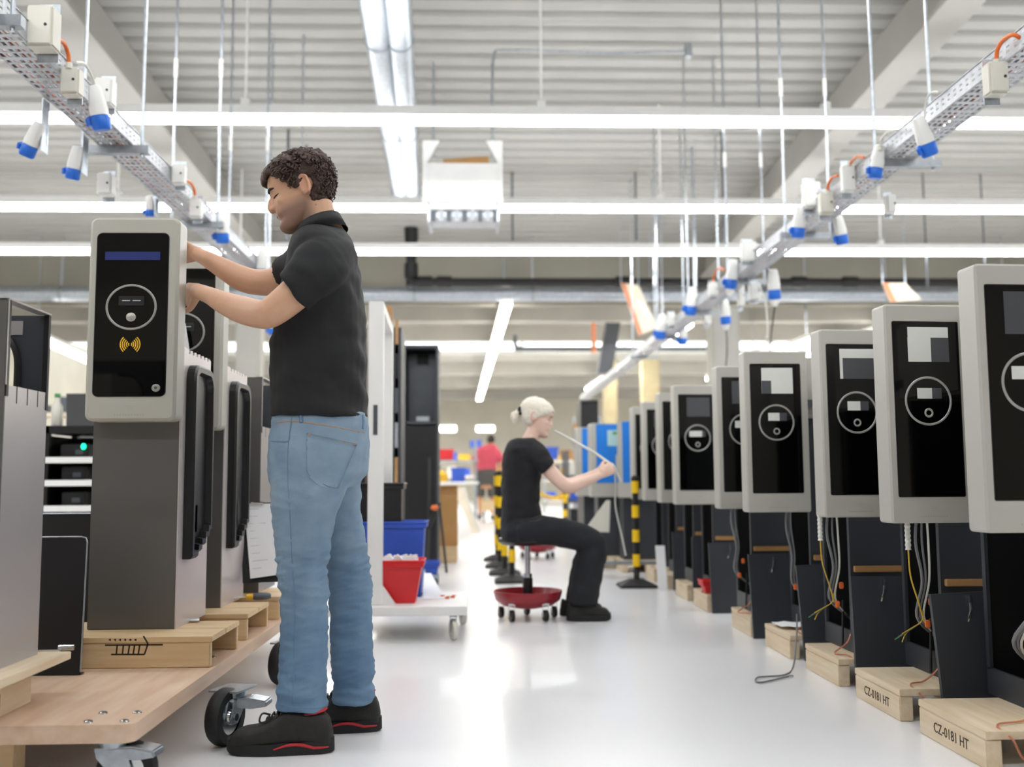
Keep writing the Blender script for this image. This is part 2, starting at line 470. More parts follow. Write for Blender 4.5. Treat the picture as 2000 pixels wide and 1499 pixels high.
part('fan_shaft', 'cardboard', t, lambda bm: tube(bm, [(a.x + .2, hy + .3, hz(303)), (b.x - .14, hy + .3, hz(298))], [.05, .06], 10))

# silver twin pipes running away under the roof, black riser and cross pipes
zt = 4.55
for i, (u0, u1) in enumerate(((728, 785), (775, 806))):
    p0, p1 = atz(u0, 2, zt), atz(u1, 396, zt)
    p0 = p0 + (p0 - p1) * .6
    t = thing('roof_pipe', ('silver roof pipe of the twin pair, the one nearer the standing worker', 'silver roof pipe of the twin pair, the one nearer the heater')[i], 'pipe', p0, group='twin roof pipes')
    part('pipe', 'galv', t, lambda bm: tube(bm, [p0, p1], .115, 20), smooth=True)
    for k in (.45, .7, .93):
        q = p0.lerp(p1, k); d = (p1 - p0).normalized() * .02
        part('collar', 'galv_dull', t, lambda bm: tube(bm, [q - d, q + d], .122, 20), smooth=True)
yr = YL - 1.3
def zz(v, Y=None): return at(803, v, Y or yr).z
p = at(803, 560, yr)
t = thing('black_pipe', 'black riser pipe elbowing into a long horizontal run under the roof', 'pipe', p)
xr = p.x
part('riser', 'blackplastic', t, lambda bm: lathe(bm, [(.085, 0), (.085, .12), (.115, .14), (.115, .38), (.085, .40), (.085, .72), (.115, .75), (.115, zz(432) - p.z)], (xr, yr, p.z), n=20), smooth=True)
part('horizontal_run', 'blackplastic', t, lambda bm: tube(bm, [(xr, yr, zz(552)), (XR - .6, yr, zz(552))], .075, 14), smooth=True)
for u in (830, 868, 1216, 1560, 1660):
    x = at(u, 552, yr).x
    part('coupling', 'blackplastic', t, lambda bm: tube(bm, [(x - .12, yr, zz(551)), (x + .12, yr, zz(551))], .1, 14), smooth=True)
part('valve_box', 'galv_dull', t, lambda bm: box(bm, xr - .22, xr + .16, yr - .15, yr + .12, zz(428), zz(402)))
yd = YL - .9
t = thing('air_duct', 'long silver round duct crossing the hall below the strip lights', 'duct', (0, yd, at(1000, 575, yd).z))
zd = at(1000, 575, yd).z
part('duct', 'galv', t, lambda bm: tube(bm, [(XL + .2, yd, zd), (XR - .2, yd, zd)], .125, 20), smooth=True)
for k in range(9):
    x = at(120 + 230 * k, 575, yd).x
    part('clamp', 'galv_dull', t, lambda bm: tube(bm, [(x - .02, yd, zd), (x + .02, yd, zd)], .14, 20))
    part('hanger_rod', 'galv', t, lambda bm: tube(bm, [(x, yd, zd + .1), (x, yd, roofz(yd))], .014, 6))
# thin dark conduit on the roof and assorted drop rods
p = at(962, 100, Y1 + 1.5)
t = thing('roof_conduit', 'thin dark conduit bent under the corrugated roof above the heater', 'conduit', p)
yq = Y1 + 1.2
part('tube', 'galv_dull', t, lambda bm: wire(bm, [at(961, 262, yq), at(962, 150, yq), at(966, 105, yq), at(985, 98, yq), at(1080, 100, yq), at(1200, 103, yq), at(1343, 100, yq)], .014, 5, 8))
part('end_box', 'galv_dull', t, lambda bm: box(bm, at(1338, 100, yq).x, at(1350, 100, yq).x, yq - .04, yq + .04, at(1343, 112, yq).z, at(1343, 86, yq).z))
for i, (u, v0, v1, Y, r, m) in enumerate(((566, 82, 470, 12.5, .016, 'steel_d'), (847, 125, 205, 12, .016, 'steel_d'), (1404, 85, 470, 12.5, .014, 'steel_d'), (1240, 305, 470, 14, .014, 'steel_d'),
        (1347, 90, 560, 13, .022, 'galv'), (1290, 430, 620, 16, .014, 'galv'), (1000, 290, 470, 14, .014, 'steel_d'), (600, 170, 470, 13, .014, 'steel_d'), (1910, 250, 520, 14, .012, 'steel_d'), (1800, 300, 560, 14, .012, 'steel_d'))):
    a = at(u, v0, Y); b = at(u, v1, Y)
    t = thing('drop_rod', 'thin metal drop rod hanging near %s' % (
        'the back of the standing worker\'s head', 'the heater top on its pipe side', 'the far end of the charger tray rods', 'the middle of the second light row', 'the conduit end box', 'the slanted banner board',
        'the heater on its charger side', 'the air above the standing worker\'s hair', 'the top of the nearest open charger', 'the gap between nearest charger tops')[i], 'rod', b, group='drop rods')
    part('rod', m, t, lambda bm: tube(bm, [V((a.x, Y, a.z)), V((a.x, Y, b.z))], r, 6))
    part('roof_clip', m, t, lambda bm: box(bm, a.x - .035, a.x + .035, Y - .03, Y + .03, a.z - .02, a.z + .16))
    part('upper_rod', m, t, lambda bm: tube(bm, [V((a.x, Y, a.z + .15)), V((a.x, Y, roofz(Y)))], r * .5, 5))

# columns, strut and banner boards of the far bay
def column(label, u0, u1, Y, m, ztop):
    a, b = at(u0, 900, Y).x, at(u1, 900, Y).x
    t = thing('support_column', label, 'column', ((a + b) / 2, Y, 0), group='support columns')
    boxes('shaft', m, t, [(a, b, Y, Y + (b - a), 0, ztop)], bev=.02)
    boxes('base_plate', 'steel_d', t, [(a - .06, b + .06, Y - .06, Y + (b - a) + .06, 0.001, .04)])
column('grey box column behind the fifth open charger', 1397, 1452, YL - .6, 'beam', 3.8)
column('beige column behind the slanted banner boards', 1258, 1292, 26.4, 'tan', Z2 - .4)
column('beige column above the blue chargers', 1182, 1208, 27, 'tan', Z2 - .4)
column('pale column seen under the standing worker\'s raised elbow', 455, 503, YL - .6, 'beam', 3.8)
t = thing('roof_strut', 'dark grey sloping strut beside the slanted banner boards', 'strut', at(1178, 725, 22))
q = [at(1190, 600, 21.5), at(1217, 598, 21.5), at(1196, 728, 21.5), at(1168, 730, 21.5)]
part('bar', 'steel_d', t, lambda bm: loft(bm, [q, [p + V((0, .3, 0)) for p in q]]))
for i, (Y, Q, lab) in enumerate(((16, ((1213, 553), (1247, 557), (1284, 640), (1248, 655)), 'slanted pale board with orange edge hanging beside the grey strut'),
                       (15, ((1724, 553), (1768, 553), (1800, 585), (1740, 590)), 'slanted cream board just above the second open charger'))):
    Q = [at(u, v, Y) for u, v in Q]
    t = thing('hanging_board', lab, 'sign board', Q[2], group='hanging boards')
    part('board', 'cream', t, lambda bm: loft(bm, [Q, [p + V((0, .04, 0)) for p in Q]]))
    e = [Q[0] + V((0, -.01, 0)), Q[0].lerp(Q[1], .22) + V((0, -.01, 0)), Q[3].lerp(Q[2], .18) + V((0, -.01, 0)), Q[3] + V((0, -.01, 0))]
    part('orange_edge', 'orange_pale', t, lambda bm: loft(bm, [e, [p + V((0, .012, 0)) for p in e]]))
    s = [Q[0].lerp(Q[2], k) + (Q[1] - Q[0]) * o + V((0, -.012, 0)) for k, o in ((.35, .1), (.42, .4), (.8, .1), (.74, -.15))]
    part('white_stripe', 'white', t, lambda bm: loft(bm, [s, [p + V((0, .01, 0)) for p in s]]))
    for k in (0, 1):
        part('hanger_wire', 'galv', t, lambda bm: tube(bm, [Q[k], V((Q[k].x, Q[k].y, roofz(Q[k].y)))], .01, 5))
t = thing('drain_pipe', 'grey bent pipe running below the skylight band', 'pipe', at(1006, 680, 23))
part('tube', 'steel_d', t, lambda bm: wire(bm, [at(1006, 655, 23), at(1006, 672, 23), at(1014, 681, 23), at(1040, 682, 23), at(1400, 682, 23)], .05, 5, 8))
t = thing('fire_pipe', 'short rust-red vertical pipe crossing the grey bent pipe', 'pipe', at(1160, 690, 22.5))
part('tube', 'orange_pale', t, lambda bm: tube(bm, [at(1160, 690, 22.5), at(1160, 690, 22.5) + V((0, 0, Z2 - at(1160, 690, 22.5).z))], .05, 8))

# ================================================================== cable trays with power sockets
def cable_tray(label, xa, xb, zb, y0, y1, bars, rods_x, inner):
    t = thing('cable_tray', label, 'cable tray', ((xa + xb) / 2, y0, zb), group='cable trays')
    H = .085
    bm = bmesh.new()                                    # slotted bottom: strips and cross webs with real gaps
    n = 6; w = (xb - xa)
    for k in range(n + 1):
        x = xa + w * k / n; box(bm, x - .006, x + .006, y0, y1, zb, zb + .002)
    y = y0
    while y < y1:
        k = int(round((y - y0) / .055)) % 2
        box(bm, xa + .002, xb - .002, y, y + (.03 if k else .016), zb - .0007, zb + .0027); y += .055
    o = obj('slotted_bottom', bm, 'tray', t); o['kind'] = 'stuff'
    for nm, x in (('side_wall', xa), ('side_wall', xb)):
        bm = bmesh.new()
        for za, zc in ((0, .028), (.037, .052), (.061, H)): box(bm, x - .001, x + .001, y0, y1, zb + za, zb + zc)
        y = y0
        while y < y1: box(bm, x - .0016, x + .0016, y, y + .034, zb + .0005, zb + H - .0005); y += .06
        box(bm, x - .006, x + .006, y0, y1, zb + H, zb + H + .004)
        o = obj(nm, bm, 'tray', t); o['kind'] = 'stuff'
    rnd = random.Random(len(label))
    for k in range(7):
        x = xa + .02 + (w - .04) * k / 6; pts = []
        for j in range(int((y1 - y0) / .6) + 1): pts.append((x + rnd.uniform(-.012, .012), y0 + j * .6, zb + .012 + rnd.uniform(0, .02)))
        part('cable', ('cable_r', 'cable_w', 'cable_g', 'cable_r', 'orange_pale', 'cable_w', 'cable_g')[k], t, lambda bm: tube(bm, pts, .008, 6))
    for yy in bars:
        boxes('cross_bar', 'galv_dull', t, [(rods_x[0] - .04, rods_x[1] + .04, yy - .022, yy + .022, zb - .045, zb - .002)])
        for x in rods_x:
            part('hanger_rod', 'galv', t, lambda bm: tube(bm, [(x, yy, zb - .06), (x, yy, roofz(yy))], .0095, 8), smooth=True)
            part('rod_sleeve', 'white', t, lambda bm: tube(bm, [(x, yy, 3.55), (x, yy, 3.68)], .014, 8))
    return t
ZT = 2.55
LX = (-1.95, -1.78); RX = (2.23, 2.40)
cable_tray('perforated steel cable tray slanting away above the wooden cart', LX[0], LX[1], ZT, 2.2, 11.5, (3.75, 5.24, 6.8, 8.35, 10.0), (-2.04, -1.735), 1)
cable_tray('perforated steel cable tray slanting away above the row of open chargers', RX[0], RX[1], ZT, 2.4, 22, (3.8, 5.41, 7.06, 8.73, 10.4, 12.2, 14.2), (2.19, 2.51), -1)

G_S = 'power sockets on the cable trays'
def ax_frame(tilt, lean=0.):                              # local frame: z down the plug axis
    return Matrix.Rotation(R(tilt), 4, 'Y') @ Matrix.Rotation(R(lean), 4, 'X')
def junction_box(label, p, w=.085, h=.12, d=.06, m='plastic', ear=True):
    t = thing('junction_box', label, 'junction box', p, group='junction boxes on the cable trays')
    boxes('body', m, t, [(p.x - w / 2, p.x + w / 2, p.y - d / 2, p.y + d / 2, p.z - h / 2, p.z + h / 2)], bev=.008)
    boxes('lid', m, t, [(p.x - w / 2 + .006, p.x + w / 2 - .006, p.y - d / 2 - .006, p.y - d / 2 + .001, p.z - h / 2 + .006, p.z + h / 2 - .006)], bev=.003)
    part('screw', 'blackplastic', t, lambda bm: lathe(bm, [(.006, 0), (.006, .004)], (p.x + w * .25, p.y - d / 2 - .009, p.z), (0, 1, 0), 8))
    if ear: boxes('mounting_plate', 'galv', t, [(p.x - w * .4, p.x + w * .4, p.y + d / 2, p.y + d / 2 + .004, p.z - h * .7, p.z + h * .75)])
    return t
def cee_socket(label, p, s=1., tilt=0., lean=18., bracket=0, lid=True, plug=False, cable=None):
    """industrial socket: tapered pale body, blue hinged cap at the bottom"""
    s *= .86
    t = thing('power_socket', label, 'power socket', p, group=G_S)
    A = Matrix.Translation(p) @ ax_frame(tilt, lean)
    def X(v): return A @ V(v)
    def body(bm):
        rings = []
        for z, w, d in ((.080, .016, .016), (.074, .024, .022), (.03, .031, .029), (-.02, .036, .035), (-.045, .034, .034)):
            rings.append([X((w * s * math.copysign(abs(math.cos(a)) ** .6, math.cos(a)), d * s * math.copysign(abs(math.sin(a)) ** .6, math.sin(a)), z * s)) for a in [2 * PI * k / 16 for k in range(16)]])
        loft(bm, rings)
    part('body', 'plastic_w', t, body, smooth=True)
    part('blue_cap', 'ceeblue', t, lambda bm: lathe(bm, [(.036 * s, 0), (.040 * s, .006 * s), (.039 * s, .052 * s), (.032 * s, .060 * s)], X((0, 0, -.046 * s)), A.to_3x3() @ V((0, 0, -1)), 18), smooth=True)
    if lid:
        part('cap_hinge', 'ceeblue', t, lambda bm: tube(bm, [X((-.036 * s, 0, -.05 * s)), X((-.05 * s, -.01 * s, -.06 * s)), X((-.045 * s, -.01 * s, -.085 * s))], .011 * s, 6))
    if plug:
        part('plug', 'plastic_w', t, lambda bm: lathe(bm, [(.03 * s, 0), (.026 * s, .03 * s), (.016 * s, .055 * s), (.008 * s, .06 * s)], X((0, 0, -.09 * s)), A.to_3x3() @ V((0, 0, -1)), 14), smooth=True)
    if bracket:
        b = bracket
        boxes('bracket', 'galv', t, [(p.x + b * .03, p.x + b * .036, p.y + .0, p.y + .07, p.z - .06, ZT + .0 if ZT > p.z else p.z + .1), (min(p.x, p.x + b * .036), max(p.x, p.x + b * .036), p.y + .045, p.y + .05, p.z - .03, p.z + .07)])
    if cable:
        q = [X((0, 0, -.14 * s))] + [V(c) for c in cable]
        part('cable', 'cable_k', t, lambda bm: wire(bm, q, .006, 5, 6))
    return t
def loop_cable(label, pts, m='orange', r=.009):
    t = thing('tray_cable', label, 'cable', pts[0], group='cable loops on the trays')
    part('strand', m, t, lambda bm: wire(bm, pts, r, 6, 8), smooth=True)
    part('gland', 'plastic', t, lambda bm: tube(bm, [pts[-1] + V((0, 0, .02)), pts[-1] - V((0, 0, .005))], r * 1.6, 8))

# --- cart side (X ~ -1.74 on the near rail, X ~ -2.0 hanging on the other side)
A_ = -1.735
p1 = atx(86, 58, A_); junction_box('large grey junction box at the picture corner above the cart', p1, .105, .17, .09)
p2 = atx(141, 162, A_); junction_box('grey junction box fed by the orange loop above the cart', p2, .08, .12, .07)
p3 = atx(206, 182, A_ - .02); junction_box('white junction box behind the big blue-capped socket', p3, .085, .13, .07, 'plastic_w')
loop_cable('orange cable loop joining the two corner junction boxes', [atx(110, 75, A_), atx(125, 85, A_), atx(133, 105, A_), atx(135, 132, A_)])
loop_cable('white cable loop above the big blue-capped socket', [atx(148, 122, A_), atx(165, 125, A_), atx(180, 150, A_), atx(188, 176, A_)], 'cable_w', .006)
loop_cable('orange cable loop between the middle pair of boxes above the cart', [atx(360, 352, A_), atx(372, 357, A_), atx(379, 370, A_), atx(381, 388, A_)])
cee_socket('big pale socket with blue cap on the tray rail, nearest the lone cross bar', atx(191, 205, A_ + .02), 1.25, -8, 12)
cee_socket('pale socket with half-open blue flap hanging below the tray edge', atx(66, 268, -2.0), 1.05, 25, 10, 1)
cee_socket('pale socket with blue cap hanging between the flap socket and the round box', atx(147, 314, -2.0), 1.05, 12, 10, 1)
p = atx(208, 362, -2.0); junction_box('white rounded socket box hanging under the tray without blue cap', p, .08, .12, .08, 'plastic_w')
junction_box('pale junction box at the top of the second orange loop above the cart', atx(350, 342, A_), .075, .12, .06, 'plastic_w')
junction_box('pale junction box at the foot of the second orange loop above the cart', atx(383, 408, A_), .075, .12, .06, 'plastic_w')
cee_socket('white socket with bright blue cap above the standing worker\'s forearm', atx(434, 440, A_ + .02), 1.35, 0, 12)
cee_socket('small white socket by the light strip end above the first cart charger', atx(292, 400, -2.0), .8, 0, 10, 1)
cee_socket('white socket tucked behind the standing worker\'s upper arm', atx(512, 512, A_), 1.5, 0, 10)
cee_socket('socket with blue cap seen just under the standing worker\'s elbow', atx(533, 630, -1.9), 1.3, 0, 10, 1)
# --- charger side
B_ = 2.19
junction_box('grey junction box with tall orange loop above the nearest chargers', atx(1944, 156, B_), .085, .14, .07)
loop_cable('tall orange cable loop at the picture corner above the chargers', [atx(1992, 74, B_ + .03), atx(1978, 68, B_), atx(1960, 78, B_), atx(1948, 98, B_), atx(1946, 126, B_)])
cee_socket('grey socket with blue flap hanging open above the chargers', atx(1803, 262, B_), 1.25, -22, 10, 0, True)
loop_cable('thin white cable arching above the open blue flap socket', [atx(1832, 180, B_), atx(1818, 182, B_), atx(1808, 200, B_), atx(1806, 240, B_)], 'cable_w', .005)
cee_socket('pale socket with blue cap, first below the tray cross bar over the chargers', atx(1714, 312, B_), 1.15, 8, 10)
loop_cable('cream cable loop arching over the first capped socket of the charger tray', [atx(1750, 255, B_), atx(1735, 258, B_), atx(1722, 272, B_), atx(1719, 292, B_)], 'cable_w', .008)
junction_box('tall white junction box before the orange twin loop', atx(1656, 350, B_), .075, .16, .06, 'plastic_w')
loop_cable('salmon cable loop on top of the tall white junction box', [atx(1687, 308, B_), atx(1675, 306, B_), atx(1665, 314, B_), atx(1660, 322, B_)], 'orange_pale')
loop_cable('orange cable loop left of the tall white junction box'.replace('left of', 'beside'), [atx(1636, 343, B_), atx(1625, 348, B_), atx(1618, 360, B_), atx(1616, 378, B_)])
junction_box('white junction box at the foot of the orange loop on the charger tray', atx(1613, 398, B_), .085, .14, .07, 'plastic')
junction_box('large white box half hidden behind the orange-fed junction box', atx(1584, 382, B_ + .02), .11, .17, .08, 'plastic_w')
junction_box('white box hanging on a steel bracket below the charger tray', atx(1738, 400, 2.45), .06, .11, .06, 'plastic_w')
cee_socket('white socket with blue cap in front of the second light row end', atx(1561, 430, B_), 1.35, 4, 10)
cee_socket('white socket with blue cap hanging crooked under the tray', atx(1640, 445, 2.45), 1.25, -12, 10, -1)
junction_box('white domed box on the tray above the clustered sockets', atx(1462, 492, B_), .12, .15, .08, 'plastic_w')
loop_cable('orange cable arch beside the clustered sockets', [atx(1415, 528, B_), atx(1405, 524, B_), atx(1396, 534, B_), atx(1393, 552, B_)])
junction_box('white junction box under the orange arch of the socket cluster', atx(1393, 566, B_), .09, .12, .07, 'plastic_w')
cee_socket('white socket with big blue cap at the front of the socket cluster', atx(1430, 532, B_), 1.6, 6, 10, 0, True, True)
p = atx(1511, 552, 2.45)
cee_socket('long white socket with blue plug trailing a black cable', p, 1.55, -4, 8, -1, False, True, [atx(1508, 640, 2.45), atx(1503, 690, 2.5)])
p = atx(1416, 606, 2.45)
cee_socket('white socket with blue plug trailing twin black cables', p, 1.55, -4, 8, -1, False, True, [atx(1420, 690, 2.45), atx(1414, 745, 2.5)])
junction_box('white round box in the socket cluster next to the blue plugs', atx(1474, 570, 2.4), .1, .14, .08, 'plastic_w')
junction_box('narrow white box between the clustered sockets', atx(1447, 578, 2.42), .06, .2, .06, 'plastic_w')
loop_cable('thin white cable dangling from the socket cluster', [atx(1482, 560, 2.42), atx(1494, 585, 2.42), atx(1499, 630, 2.42), atx(1498, 660, 2.42)], 'cable_w', .008)
cee_socket('white socket with blue cap past the cluster toward the blue chargers', atx(1351, 585, B_), 1.8, 6, 10)
cee_socket('small socket with blue cap just above the row of far chargers', atx(1333, 650, 2.45), 1.6, 0, 10, -1)
cee_socket('last blue-capped socket of the charger tray near the banner board', atx(1292, 635, B_), 1.9, 6, 10)
junction_box('small white box between the last two blue caps of the charger tray', atx(1312, 625, B_), .09, .13, .07, 'plastic_w')
junction_box('small white box hanging past the cluster above the charger tops', atx(1381, 622, 2.45), .08, .14, .07, 'plastic_w')

# ================================================================== charging stations
CW, CH, CD = .292, .735, .09                               # front cover: width, height, depth
def cover_parts(t, L, rounded, m='cover', film=None, bare=False, yaw=0.):
    """front cover as a part of station t; L maps local (x, y, z) -> world. sub-parts are the glass, ring, display, button, lock."""
    def tr(bm): bmesh.ops.transform(bm, matrix=L, verts=bm.verts)
    bm = bmesh.new(); plate(bm, CW, CH, .026 if rounded else .012, 0, CD, cham=.010 if rounded else .006, n=5); tr(bm)
    c = obj('front_cover', bm, m, t, smooth=True)
    gw, gh = .229, .585; ox, oz = (-.004, .089)
    r = .016 if rounded else .003
    def sub(name, mm, fn, sm=False):
        bm = bmesh.new(); fn(bm); tr(bm); o = obj(name, bm, mm, c, smooth=sm); return o
    sub('bezel', 'blackplastic', lambda b: plate(b, gw + .006, gh + .006, r + .003, -.0012, .006, ox, oz - .003, 6))
    sub('glass_panel', 'glass', lambda b: plate(b, gw, gh, r, -.0022, .006, ox, oz, 6))
    cz = oz + gh * .543
    if bare: return c
    sub('ring', 'ringgrey', lambda b: torus(b, (ox, -.003, cz), .079, .004, (0, 1, 0), 44, 6, .6), True)
    if rounded:
        sub('status_strip', 'bluestrip', lambda b: plate(b, gw * .78, .030, .002, -.0030, 0, ox, oz + gh * .835))
        sub('display', 'display', lambda b: plate(b, .082, .034, .002, -.0030, 0, ox, cz + .006))
        for k in (-1, 1): sub('display_text', 'displaytext', lambda b: plate(b, .026, .003, .001, -.0036, -.001, ox + k * .017, cz + .022))
        sub('button', 'lock', lambda b: lathe(b, [(.016, 0), (.016, .003), (.013, .005)], (ox, 0, cz - .036), (0, -1, 0), 20), True)
        sub('corner_lock', 'lock', lambda b: lathe(b, [(.014, 0), (.014, .003), (.012, .005)], (ox + gw / 2 - .028, 0, oz + .028), (0, -1, 0), 20), True)
        sub('lock_slot', 'steel_d', lambda b: lathe(b, [(.005, 0), (.005, .0012)], (ox + gw / 2 - .028, -.005, oz + .028), (0, -1, 0), 10))
        def arcs(b):
            ec = cz - .134
            for s in (-1, 1):
                for k in range(5):
                    rr = .0035 + k * .0066
                    outer = []; inner = []
                    for j in range(9):
                        a = R(-48 + 96 * j / 8)
                        x, z = math.cos(a), math.sin(a) * 1.1
                        outer.append((ox + s * (rr + .0036) * x, ec + (rr + .0036) * z)); inner.append((ox + s * rr * x, ec + rr * z))
                    P = outer + inner[::-1]
                    loft(b, [[V((x, -.0030, z)) for x, z in P], [V((x, -.001, z)) for x, z in P]])
        sub('contactless_symbol', 'yellow', arcs)
    else:
        sub('display_window', film[0] if film else 'film_dark', lambda b: plate(b, .145, .118, .001, -.0030, 0, ox + .008, oz + gh - .135))
        if film and film[1]: sub('window_film', film[1], lambda b: plate(b, .145 * film[2], .118 * film[3], .001, -.0040, 0, ox + .008 + film[4], oz + gh - .135 + film[5]))
        if film and film[6]: sub('painted_reflection', film[6], lambda b: plate(b, .143, .036, .001, -.0038, 0, ox + .008, oz + gh - .053))  # bright glass reflection painted as a pale plate in the film colour
        sub('display', 'film', lambda b: plate(b, .052 if film else .08, .036, .001, -.0030, 0, ox - .012, cz + .008))
        sub('display_dark_half', 'film_dark', lambda b: plate(b, .034, .036, .001, -.0028, 0, ox + .031, cz + .008))
        sub('button_ring', 'ringgrey', lambda b: torus(b, (ox, -.003, cz - .04), .0125, .0035, (0, 1, 0), 20, 6, .6), True)
    # faint moulded emblem and lettering strip on the chin
    def emb(b):
        for k in range(3): plate(b, .03 - .004 * k, .0012, .0004, -.0006, .002, .0, .052 - .006 * k)
        for k in range(11): plate(b, .0052, .0048, .0006, -.0006, .002, -.048 + k * .0092, .020)
    sub('moulded_lettering', 'emblem', emb)
    return c

# ---- the long row on the charger side: posts face the aisle, covers swung open towards the camera
def pallet(label, x0, x1, y0, y1, z0, along='y', stamp=None, H=.105, group='small wooden pallets', nst=3, th=.022, over=0.):
    t = thing('wooden_pallet', label, 'pallet', ((x0 + x1) / 2, (y0 + y1) / 2, z0), group=group)
    m = 'pine_y' if along == 'y' else 'pine'
    nb = 2
    for k in range(nb):
        if along == 'y':
            b0 = x0 - over + (x1 - x0 + over) * k / nb; boxes('top_board', m, t, [(b0, b0 + (x1 - x0 + over) / nb - .003, y0 - .004, y1 + .004, z0 + H - th, z0 + H)], bev=.002)
        else:
            b0 = y0 + (y1 - y0) * k / nb; boxes('top_board', m, t, [(x0, x1 + .004, b0, b0 + (y1 - y0) / nb - .003, z0 + H - th, z0 + H)], bev=.002)
    for k in range(nst):
        if along == 'y':
            a = x0 + (x1 - x0 - .045) * k / (nst - 1); s = boxes('stringer', m, t, [(a, a + .045, y0, y1, z0, z0 + H - th - .0005)], bev=.003)
        else:
            a = y0 + (y1 - y0 - .028) * k / (nst - 1); s = boxes('stringer', m, t, [(x0, x1, a, a + .028, z0, z0 + H - th - .0005)], bev=.003)
        if k == 0 and stamp and along == 'y':
            q = Matrix.Translation((x0 - .0006, (y0 + y1) / 2, z0 + .042)) @ Matrix.Rotation(R(-90), 4, 'Z') @ Matrix.Rotation(R(90), 4, 'X')
            o = text('stamped_text', stamp, .043, 'stamp', s, q)
    return t
U = [  # cover left edge x, cover front y, pallet near y
    (1.365, 2.73, 2.86), (1.372, 3.38, 3.44), (1.343, 3.95, 4.02), (1.222, 4.62, 4.64), (1.237, 5.23, 5.30),
    (1.216, 6.27, 6.30), (1.219, 6.83, 6.90), (1.240, 7.60, 7.62), (1.239, 8.15, 8.2)]
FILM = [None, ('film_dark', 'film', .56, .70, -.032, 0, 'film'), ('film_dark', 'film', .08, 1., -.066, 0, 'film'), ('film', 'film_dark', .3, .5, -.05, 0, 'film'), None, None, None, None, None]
ZP = .105
for i, (xl, yc, yp) in enumerate(U):
    n = ORD[i]
    xo = (0, 0, 0, .0, .0, 0, 0, 0, 0)[i]
    pallet('small pale pallet under the %s open charger of the long row' % n, 1.40, 1.40 + .62, yp, yp + (.43 if i == 0 else .40), 0, 'y', ('CZ-0181 HT', 'CZ-0181 HT')[i] if i < 2 else None, group='pallets under the long charger row')
    t = thing('charging_station', '%s open charger of the long row%s' % (n, ', cut by the picture edge' if i == 0 else ' counting from the near end'), 'charging station', (1.8, yp + .3, ZP), group='open chargers of the long row')
    xc = (1.66, 1.62, 1.512, 1.553, 1.45)[i] if i < 5 else xl + CW - .03      # aisle face of the post
    y0, y1 = (yp + .15, yp + .50) if i == 0 else (yp + .14, yp + .47)
    zc = at(1000, 1030, 3.38).z                                    # bottom of the covers
    zc = .655
    zt_ = 1.12
    # post: open sheet-metal box whose aisle face is missing
    boxes('post_shell', 'anthracite', t, [(xc, xc + .30, y0, y0 + .004, ZP, zt_), (xc, xc + .30, y1 - .004, y1, ZP, zt_), (xc + .29, xc + .294, y0 + .004, y1 - .004, ZP, zt_), (xc, xc + .012, y0 + .004, y0 + .022, ZP + .08, zt_), (xc, xc + .012, y1 - .022, y1 - .004, ZP + .08, zt_)])
    boxes('base_plinth', 'anthracite', t, [(xc, xc + .012, y0 + .004, y1 - .004, ZP, ZP + .085), (xc + .012, xc + .29, y0 + .004, y1 - .004, ZP, ZP + .01)])
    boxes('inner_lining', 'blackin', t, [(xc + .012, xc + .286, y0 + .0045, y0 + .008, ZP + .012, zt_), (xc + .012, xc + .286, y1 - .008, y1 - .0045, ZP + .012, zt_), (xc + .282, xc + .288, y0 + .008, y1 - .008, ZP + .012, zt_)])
    boxes('rear_housing', 'cover', t, [(xc - .02, xc + .30, y0 - .03, y1 + .01, zt_ - .03, zc + CH - .012)], bev=.012)
    L = Matrix.Translation((xl + CW / 2, yc, zc)) @ Matrix.Rotation(R((3, 4, 4, 1, 3, 3, 6, 6, 6)[i]), 4, 'Z')
    cover_parts(t, L, False, 'cover', FILM[i])
    part('hinge', 'steel_d', t, lambda bm: tube(bm, [(xl + CW + .005, yc + .06, zc + .1), (xl + CW + .005, yc + .06, zc + CH - .1)], .008, 8))
    boxes('hinge_arm', 'steel_d', t, [(xl + CW - .02, xc + .05, yc + .05, y0 + .01, zt_ + .02, zt_ + .05)])
    # wiring from the cover down into the post
    if i < 5:
        bx_ = xc - .165; ya = yc + .07
        for k in range(3 if i < 3 else 2):
            part('cable', ('cable_g', 'cable_g', 'cable_w')[k], t, lambda bm: wire(bm, [(xc - .13 + .016 * k, ya, zc + .03), (xc - .135 + .022 * k, ya + .01, zc - .07), (xc - .10 + .012 * k, ya + .05, zc - .2), (xc - .09 + .012 * k, max(ya + .06, y0), zc - .33), (xc + .03, y0 + .13, zc - .42), (xc + .06, y0 + .16, ZP + .11)], .004 if k else .0055, 5, 6))
        if i in (1, 2):
            part('corrugated_conduit', 'cable_w', t, lambda bm: tube(bm, [(bx_, ya, zc + .02 - .008 * k) for k in range(15)], [.0080 if k % 2 else .0105 for k in range(15)], 10))
            part('yellow_wire', 'cable_y', t, lambda bm: wire(bm, [(bx_, ya, zc - .09), (bx_ + .008, ya + .01, zc - .18), (bx_ + .04, ya + .03, zc - .27), (bx_ + .06, ya + .04, zc - .335)], .0028, 5, 5))
            for k in range(4):
                part('wire_end', ('cable_y', 'cable_g', 'green', 'cable_y')[k], t, lambda bm: wire(bm, [(bx_ + .06, ya + .04, zc - .30), (bx_ + .052, ya + .04, zc - .335), (bx_ + .02 - .008 * k, ya + .03, zc - .352 - .006 * k), (bx_ - .03 - .012 * (k % 3), ya + .01, zc - .372 - .009 * k)], .002, 4, 5))
        for p in (V((bx_ + .105, ya + .08, zc - .275)), V((bx_ + .075, ya + .045, zc - .345))):
            part('connector', 'orange', t, lambda bm: box(bm, p.x - .008, p.x + .008, p.y - .007, p.y + .007, p.z - .013, p.z + .013), bev=.003)
